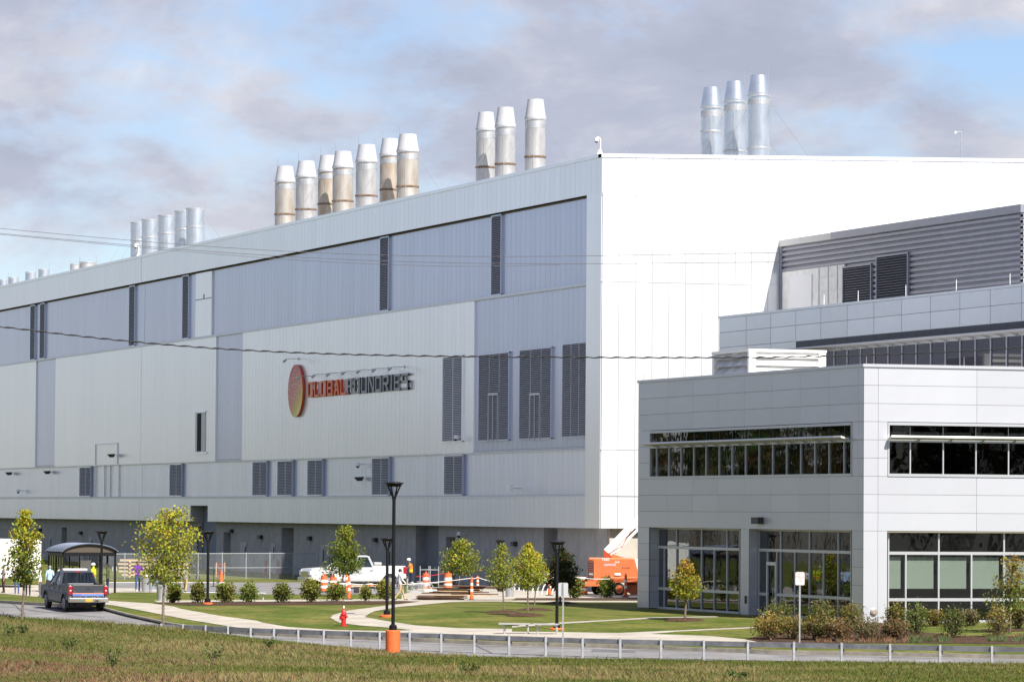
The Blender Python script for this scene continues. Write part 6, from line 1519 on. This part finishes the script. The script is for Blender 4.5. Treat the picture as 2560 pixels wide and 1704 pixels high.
MB().prism([(m(10), m(45)), (m(52), m(45)), (m(42), m(26)), (m(20), m(26))], .3, 1.6).build('turret', M_LD, lf)
MB().prism([(m(20), m(30)), (m(85), m(30)), (m(85), m(2)), (m(30), m(2)), (m(18), m(10))], .3, 1.7).build('chassis', M_LO, lf, bevel=.04)
for cx in (0.0, m(95)):
    for y in (-.15, 1.75):
        w_ = MB().tube([(cx, y, m(15)), (cx, y + .05, m(15)), (cx, y + .37, m(15)), (cx, y + .42, m(15))], [m(13), m(15.5), m(15.5), m(13)], 26).build('wheel', M_TYRE, lf, smooth=40)
        MB().tube([(cx, y - .02, m(15)), (cx, y + .1, m(15))], [m(10), m(10)], 20).tube([(cx, y - .05, m(15)), (cx, y, m(15))], [m(4), m(5)], 12).build('rim', M_LO, w_)
w_ = MB().tube([(m(-53), 1.7, m(14)), (m(-53), 2.1, m(14))], m(14.5), 22).build('wheel', M_TYRE, lf, smooth=40)
MB().prism([(X0 + m(42), zt1 - .02), (X0 + m(66), zt1 - .02), (X0 + m(58), zt1 + m(10)), (X0 + m(48), zt1 + m(16)), (X0 + m(42), zt1 + m(20)), (X0 + m(43), zt1 + m(4))], .55, 1.25).build('boom_pivot', M_LD, lf)
MB().prism([(X0 + m(60), zt1 - .02), (X0 + m(100), zt1 - .02), (X0 + m(66), zt1 + m(9))], .6, 1.2).build('turret_fin', M_LO, lf)
q0 = Vector((X0 + m(50), .9, zt1 + m(14))); dr = Vector((1, 0, 1.03)).normalized()
MB().bar(q0, q0 + dr * 7.0, .38, .42).build('boom', M_WHT, lf, bevel=.03); MB().bar(q0 + dr * 6.9, q0 + dr * 8.2, .3, .34).build('boom_extension', M_WHT, lf)
MB().bar(q0 + Vector((m(16), 0, -m(6))), q0 + dr * 3.2 + Vector((.3, 0, -.25)), .13, .15).build('lift_cylinder', M_WHT, lf); MB().tube([q0 + Vector((.1, -.28, -.1)), q0 + Vector((.9, -.3, .35)), q0 + dr * 2.0 + Vector((0, -.22, -.2))], .022, 6).build('hydraulic_hose', M_LD, lf)
for txt, sz, x, z, m_ in (('TB80', .2, 47, 82, M_WHT), ('4x4', .17, 76, 76, M_WHT), ('comnit', .24, 58, 70, mat('white blue lettering', (.6, .65, .85), .5)), ('Snorkel', .15, 98, 62, mat('dark red lettering', (.2, .05, .03), .5))):
    o = link('lettering', font_mesh(txt, sz, .002, 'lettering', m_), lf); o.location = (X0 + m(x), -.206, m(z) + .15); o.rotation_euler = (math.pi / 2, 0, 0)
MB().box((X0 + m(70), -.262, m(50)), (X0 + m(85), -.252, m(55.5))).build('warning_label', M_WHT, lf); MB().box((X0 + m(6), -.262, m(50)), (X0 + m(16), -.252, m(55))).build('warning_label', M_GALV, lf)
MB().prism([(X0 + m(122), zt0 + .16), (m(60), zt0 + .16), (m(60), zt1 - .1), (X0 + m(110), zt1 - .02)], -.15, 2.0).build('rear_cover', M_WHT, lf)
lf.location = base; lf.rotation_euler[2] = -YAW; tag(lf, 'orange telescopic boom lift with raised white boom beside the office', 'boom lift')

# ================================================================== PEOPLE
M_SKIN = mat('skin', (.42, .24, .16), .55); M_SKIND = mat('brown skin', (.20, .11, .07), .55); M_SHOE = mat('dark shoe', (.03, .025, .02), .6); M_SHOEW = mat('white shoe', (.7, .7, .68), .6)
def cloth(n, c, **k): return mat('cloth ' + n, c, .85, spec=.2, **k)
C_ = {'white': cloth('white', (.75, .75, .75)), 'plaid': cloth('plaid', (.16, .10, .11), col2=(.50, .44, .44), vscale=22), 'blue': cloth('light blue', (.36, .50, .72)), 'dark': cloth('dark', (.018, .018, .022)), 'green': cloth('olive', (.08, .09, .035)),
      'purple': cloth('purple', (.13, .03, .27)), 'navy': cloth('navy', (.015, .02, .05)), 'brown': cloth('brown', (.07, .04, .03)), 'jeans': cloth('jeans', (.05, .09, .19)), 'black': cloth('black trousers', (.015, .015, .018)), 'grey': cloth('grey', (.13, .13, .14)),
      'khaki': cloth('khaki', (.45, .33, .18)), 'lime': cloth('hi vis lime', (.50, .62, .03)), 'orange': cloth('hi vis orange', (.72, .22, .03)), 'ltjeans': cloth('pale jeans', (.20, .32, .50)), 'blue2': cloth('bright blue', (.04, .14, .50))}
M_HAIR = mat('dark hair', (.018, .012, .01), .7); M_HAIRG = mat('grey hair', (.25, .24, .23), .7)
BASEJ = {'pelvis': (0, 0, .95), 'spine': (0, .0, 1.12), 'chest': (0, .0, 1.32), 'nb': (0, -.01, 1.465), 'neck': (0, .0, 1.53), 'head': (0, .018, 1.62), 'crown': (0, .005, 1.70), 'nose': (0, .115, 1.615)}
for s_, sg in (('L', -1), ('R', 1)):
    BASEJ.update({'sh' + s_: (sg * .175, 0, 1.415), 'el' + s_: (sg * .235, -.03, 1.14), 'wr' + s_: (sg * .245, .05, .90), 'pa' + s_: (sg * .245, .07, .82), 'hip' + s_: (sg * .09, 0, .90), 'kn' + s_: (sg * .10, .02, .50), 'an' + s_: (sg * .10, -.02, .085), 'to' + s_: (sg * .115, .15, .04), 'he' + s_: (sg * .10, -.06, .045)})
RADJ = {'pelvis': (.155, .115), 'spine': (.145, .105), 'chest': (.165, .115), 'nb': (.08, .07), 'neck': (.055, .055), 'head': (.080, .098), 'crown': (.062, .075), 'nose': (.012, .014), 'sh': (.068, .068), 'el': (.046, .046), 'wr': (.030, .030), 'pa': (.036, .018), 'hip': (.088, .09), 'kn': (.060, .062), 'an': (.042, .044), 'to': (.040, .030), 'he': (.036, .034)}
BONES = [('pelvis', 'spine', 't'), ('spine', 'chest', 't'), ('chest', 'nb', 't'), ('nb', 'neck', 's'), ('neck', 'head', 's'), ('head', 'crown', 's'), ('head', 'nose', 's')]
for s_ in 'LR': BONES += [('chest', 'sh' + s_, 't'), ('sh' + s_, 'el' + s_, 'u'), ('el' + s_, 'wr' + s_, 'f'), ('wr' + s_, 'pa' + s_, 's'), ('pelvis', 'hip' + s_, 'l'), ('hip' + s_, 'kn' + s_, 'l'), ('kn' + s_, 'an' + s_, 'l'), ('an' + s_, 'to' + s_, 'b'), ('an' + s_, 'he' + s_, 'b')]
POSES = {'stand': {}, 'walk': {'knL': (-.10, .17, .52), 'anL': (-.10, .30, .10), 'toL': (-.11, .47, .07), 'heL': (-.10, .26, .05), 'knR': (.10, -.03, .50), 'anR': (.10, -.34, .14), 'toR': (.11, -.22, .05), 'heR': (.10, -.42, .13), 'elL': (-.24, -.12, 1.16), 'wrL': (-.25, -.12, .92), 'paL': (-.25, -.10, .84), 'elR': (.24, .06, 1.15), 'wrR': (.24, .24, .97), 'paR': (.24, .30, .92)},
         'hip': {'elL': (-.36, -.06, 1.18), 'wrL': (-.19, .06, 1.02), 'paL': (-.14, .08, 1.0), 'elR': (.36, -.06, 1.18), 'wrR': (.19, .06, 1.02), 'paR': (.14, .08, 1.0)},
         'phone': {'elL': (-.22, .05, 1.14), 'wrL': (-.10, .24, 1.16), 'paL': (-.06, .30, 1.18), 'elR': (.22, .05, 1.14), 'wrR': (.10, .24, 1.16), 'paR': (.06, .30, 1.18), 'head': (0, .05, 1.61), 'crown': (0, .045, 1.69), 'nose': (0, .14, 1.585)},
         'reach': {'elL': (-.22, .18, 1.20), 'wrL': (-.16, .42, 1.12), 'paL': (-.15, .50, 1.10), 'elR': (.22, .18, 1.20), 'wrR': (.16, .42, 1.08), 'paR': (.15, .50, 1.06), 'chest': (0, .06, 1.31), 'nb': (0, .08, 1.46), 'neck': (0, .10, 1.52), 'head': (0, .13, 1.61), 'crown': (0, .125, 1.69), 'nose': (0, .225, 1.595)},
         'bag': {'elR': (.25, -.02, 1.14), 'wrR': (.27, .03, .88), 'paR': (.27, .04, .80)}}
pend = []
def person(px, py, ptop, face, pose, top, legs, lab, sleeves='long', shoe=M_SHOE, hair=M_HAIR, skin=M_SKIN, vest=None, hat=None):
    b = gp(px, py, .012); k = ppm(b); Ht = (py - ptop) / k; sc = Ht / (1.79 if not hat else 1.83)
    J = dict(BASEJ); J.update(POSES[pose]); names = list(J); idx = {n: i for i, n in enumerate(names)}
    vs = [Vector(J[n]) for n in names]; rr = [RADJ.get(n, RADJ.get(n[:-1])) for n in names]; es = [(idx[a], idx[c]) for a, c, _ in BONES]; lab_seg = [(a, c, t) for a, c, t in BONES]
    for s_, sg in (('L', -1), ('R', 1)):              # five fingers, thumb from the side of the palm
        pa, wr = Vector(J['pa' + s_]), Vector(J['wr' + s_]); d = (pa - wr).normalized(); side = Vector((0, 1, 0)) if abs(d.z) > .6 else Vector((-sg, 0, 0)); curl = Vector((-sg, 0, 0)) if abs(d.z) > .6 else Vector((0, 0, -1))
        for f, (o_, l_) in enumerate(((-.027, .062), (-.009, .074), (.009, .07), (.027, .058))):
            p1 = pa + d * .035 + side * o_; p2 = p1 + d * l_ * .55 + curl * .01; p3 = p2 + d * l_ * .4 + curl * .025
            i0 = len(vs); vs += [p1, p2, p3]; rr += [(.010, .010), (.009, .009), (.007, .007)]; es += [(idx['pa' + s_], i0), (i0, i0 + 1), (i0 + 1, i0 + 2)]
            names += ['fg'] * 3
        p1 = wr.lerp(pa, .55) + side * .034; p2 = p1 + d * .035 + side * .02; i0 = len(vs); vs += [p1, p2]; rr += [(.012, .012), (.009, .009)]; es += [(idx['pa' + s_], i0), (i0, i0 + 1)]; names += ['fg'] * 2
    me = bpy.data.meshes.new('person'); me.from_pydata([tuple(v) for v in vs], es, [])
    o = bpy.data.objects.new('person', me); COL.objects.link(o); o.modifiers.new('skin', 'SKIN'); ss = o.modifiers.new('sub', 'SUBSURF'); ss.levels = 1; ss.render_levels = 1
    for i, q in enumerate(me.skin_vertices[0].data): q.radius = rr[i]; q.use_root = (i == 0)
    pend.append((o, J, b, sc, face, top, legs, lab, sleeves, shoe, hair, skin, vest, hat))
def finish_people():
    bpy.context.view_layer.update(); dg = bpy.context.evaluated_depsgraph_get()
    for (o, J, b, sc, face, top, legs, lab, sleeves, shoe, hair, skin, vest, hat) in pend:
        me = bpy.data.meshes.new_from_object(o.evaluated_get(dg)); bpy.data.objects.remove(o)
        me.name = 'person'; me.materials.clear()
        for m_ in (skin, top, legs, shoe): me.materials.append(m_)
        seg = [(Vector(J[a]), Vector(J[c]), t) for a, c, t in BONES]
        torso = []
        for p in me.polygons:
            c = p.center; best, bt = 9, 's'
            for a, d, t in seg:
                u = d - a; f = max(0, min(1, (c - a).dot(u) / max(1e-6, u.length_squared))); q = (c - a - u * f).length
                if t == 't': q -= .09
                if t == 'l': q -= .03
                if q < best: best, bt = q, t
            mi = {'s': 0, 't': 1, 'u': 1, 'f': 1 if sleeves == 'long' else 0, 'l': 2, 'b': 3}[bt]
            if bt == 's' and c.z < 1.49 and abs(c.x) < .12: mi = 1
            if bt == 't' and c.z < .97: mi = 2 if c.z < .93 else 1
            p.material_index = mi; p.use_smooth = True
            if bt == 't': torso.append(p)
        r = link('person', me); r.location = b; r.scale = (sc,) * 3
        r.rotation_euler[2] = face
        hd = Vector(J['head']); cr = Vector(J['crown'])
        if vest:
            vv, ff = [], []
            for p in torso:
                if p.center.z > 1.45 or p.center.z < .93: continue
                k0 = len(vv)
                for vi in p.vertices: v = me.vertices[vi]; vv.append(tuple(v.co + v.normal * .014))
                ff.append(tuple(range(k0, k0 + len(p.vertices))))
            vm = bpy.data.meshes.new('vest'); vm.from_pydata(vv, [], ff); vm.materials.append(C_[vest]); vm.materials.append(C_['lime' if vest == 'orange' else 'orange'])
            for p in vm.polygons: p.material_index = 1 if (abs(p.center.z - 1.06) < .06) else 0
            link('vest', vm, r)
        if hat: 
            MB().lathe([(.135, .0), (.14, .012), (.115, .02), (.112, .06), (.085, .105), (.03, .125)], 18, hd + Vector((0, .0, .045))).build('hard_hat', M_WHT, r, smooth=40)
        else:
            MB().ball(hd + Vector((0, -.022, .035)), (.092, .10, .095), 12, 8).build('hair', hair, r, smooth=True)
        for sg in (-1, 1):
            MB().ball(hd + Vector((sg * .033, .088, .012)), .011, 6, 5).build('eye', M_DARK, r); MB().ball(hd + Vector((sg * .086, .0, -.005)), (.012, .022, .033), 6, 5).build('ear', skin, r)
        MB().box(tuple(hd + Vector((-.024, .082, -.052))), tuple(hd + Vector((.024, .096, -.044)))).build('mouth', mat('lips', (.25, .08, .07), .5), r)
        tag(r, lab, 'person', 'people waiting and working on the plaza')
AW = -YAW                                     # facing away from the camera; +pi faces it; +pi/2 faces left
LF, RTF, CAMF = AW + math.pi / 2, AW - math.pi / 2, AW + math.pi
person(9, 1482, 1409, LF + .4, 'bag', C_['plaid'], C_['brown'], 'person in a pale checked top and brown trousers left of the slim tree')
person(42, 1484, 1412, AW, 'stand', C_['plaid'], C_['jeans'], 'person in blue jeans standing behind the slim tree')
person(70, 1489, 1413, CAMF, 'phone', C_['blue2'], C_['black'], 'person in a bright blue shirt and black trousers behind the slim tree')
person(100, 1493, 1414, LF, 'stand', C_['white'], C_['grey'], 'person in a loose white shirt and grey trousers by the security pickup')
person(124, 1487, 1411, AW + .3, 'stand', C_['blue'], C_['black'], 'person in a light blue shirt behind the security pickup', hair=M_HAIRG)
person(146, 1484, 1415, RTF, 'stand', C_['white'], C_['black'], 'dark haired person in white half hidden by the security pickup')
person(181, 1476, 1414, AW, 'stand', C_['dark'], C_['black'], 'person of whom only a dark head shows above the pickup roof')
person(206, 1476, 1401, LF, 'phone', C_['dark'], C_['black'], 'person in a dark jacket standing in the bus shelter', skin=M_SKIN)
person(233, 1488, 1404, LF - .3, 'stand', C_['lime'], C_['grey'], 'person in a white hard hat and lime vest by the bus shelter', vest='lime', hat=True, sleeves='short')
person(269, 1487, 1406, LF, 'phone', C_['green'], C_['navy'], 'person in an olive jacket waiting at the shelter corner post')
person(344, 1478, 1400, CAMF + .5, 'hip', C_['purple'], C_['jeans'], 'person in a purple shirt with hands on hips beside the bins', sleeves='short', shoe=M_SHOEW)
person(389, 1479, 1414, LF - .5, 'walk', C_['dark'], C_['ltjeans'], 'person in a black jacket and pale jeans walking behind the bins', shoe=M_SHOEW)
person(420, 1468, 1404, AW + .2, 'stand', C_['plaid'], C_['khaki'], 'person in a dark checked shirt behind the verge tree trunk')
person(463, 1481, 1413, AW - .2, 'walk', C_['plaid'], C_['khaki'], 'person in a checked shirt and tan trousers walking away')
person(1000, 1501, 1419, RTF + .3, 'walk', C_['white'], C_['khaki'], 'person in a white shirt and khaki trousers striding behind the lamp post')
person(1027, 1470, 1392, LF, 'reach', C_['grey'], C_['navy'], 'worker in a white hard hat and orange vest leaning over the wire crate', vest='orange', hat=True)
finish_people()
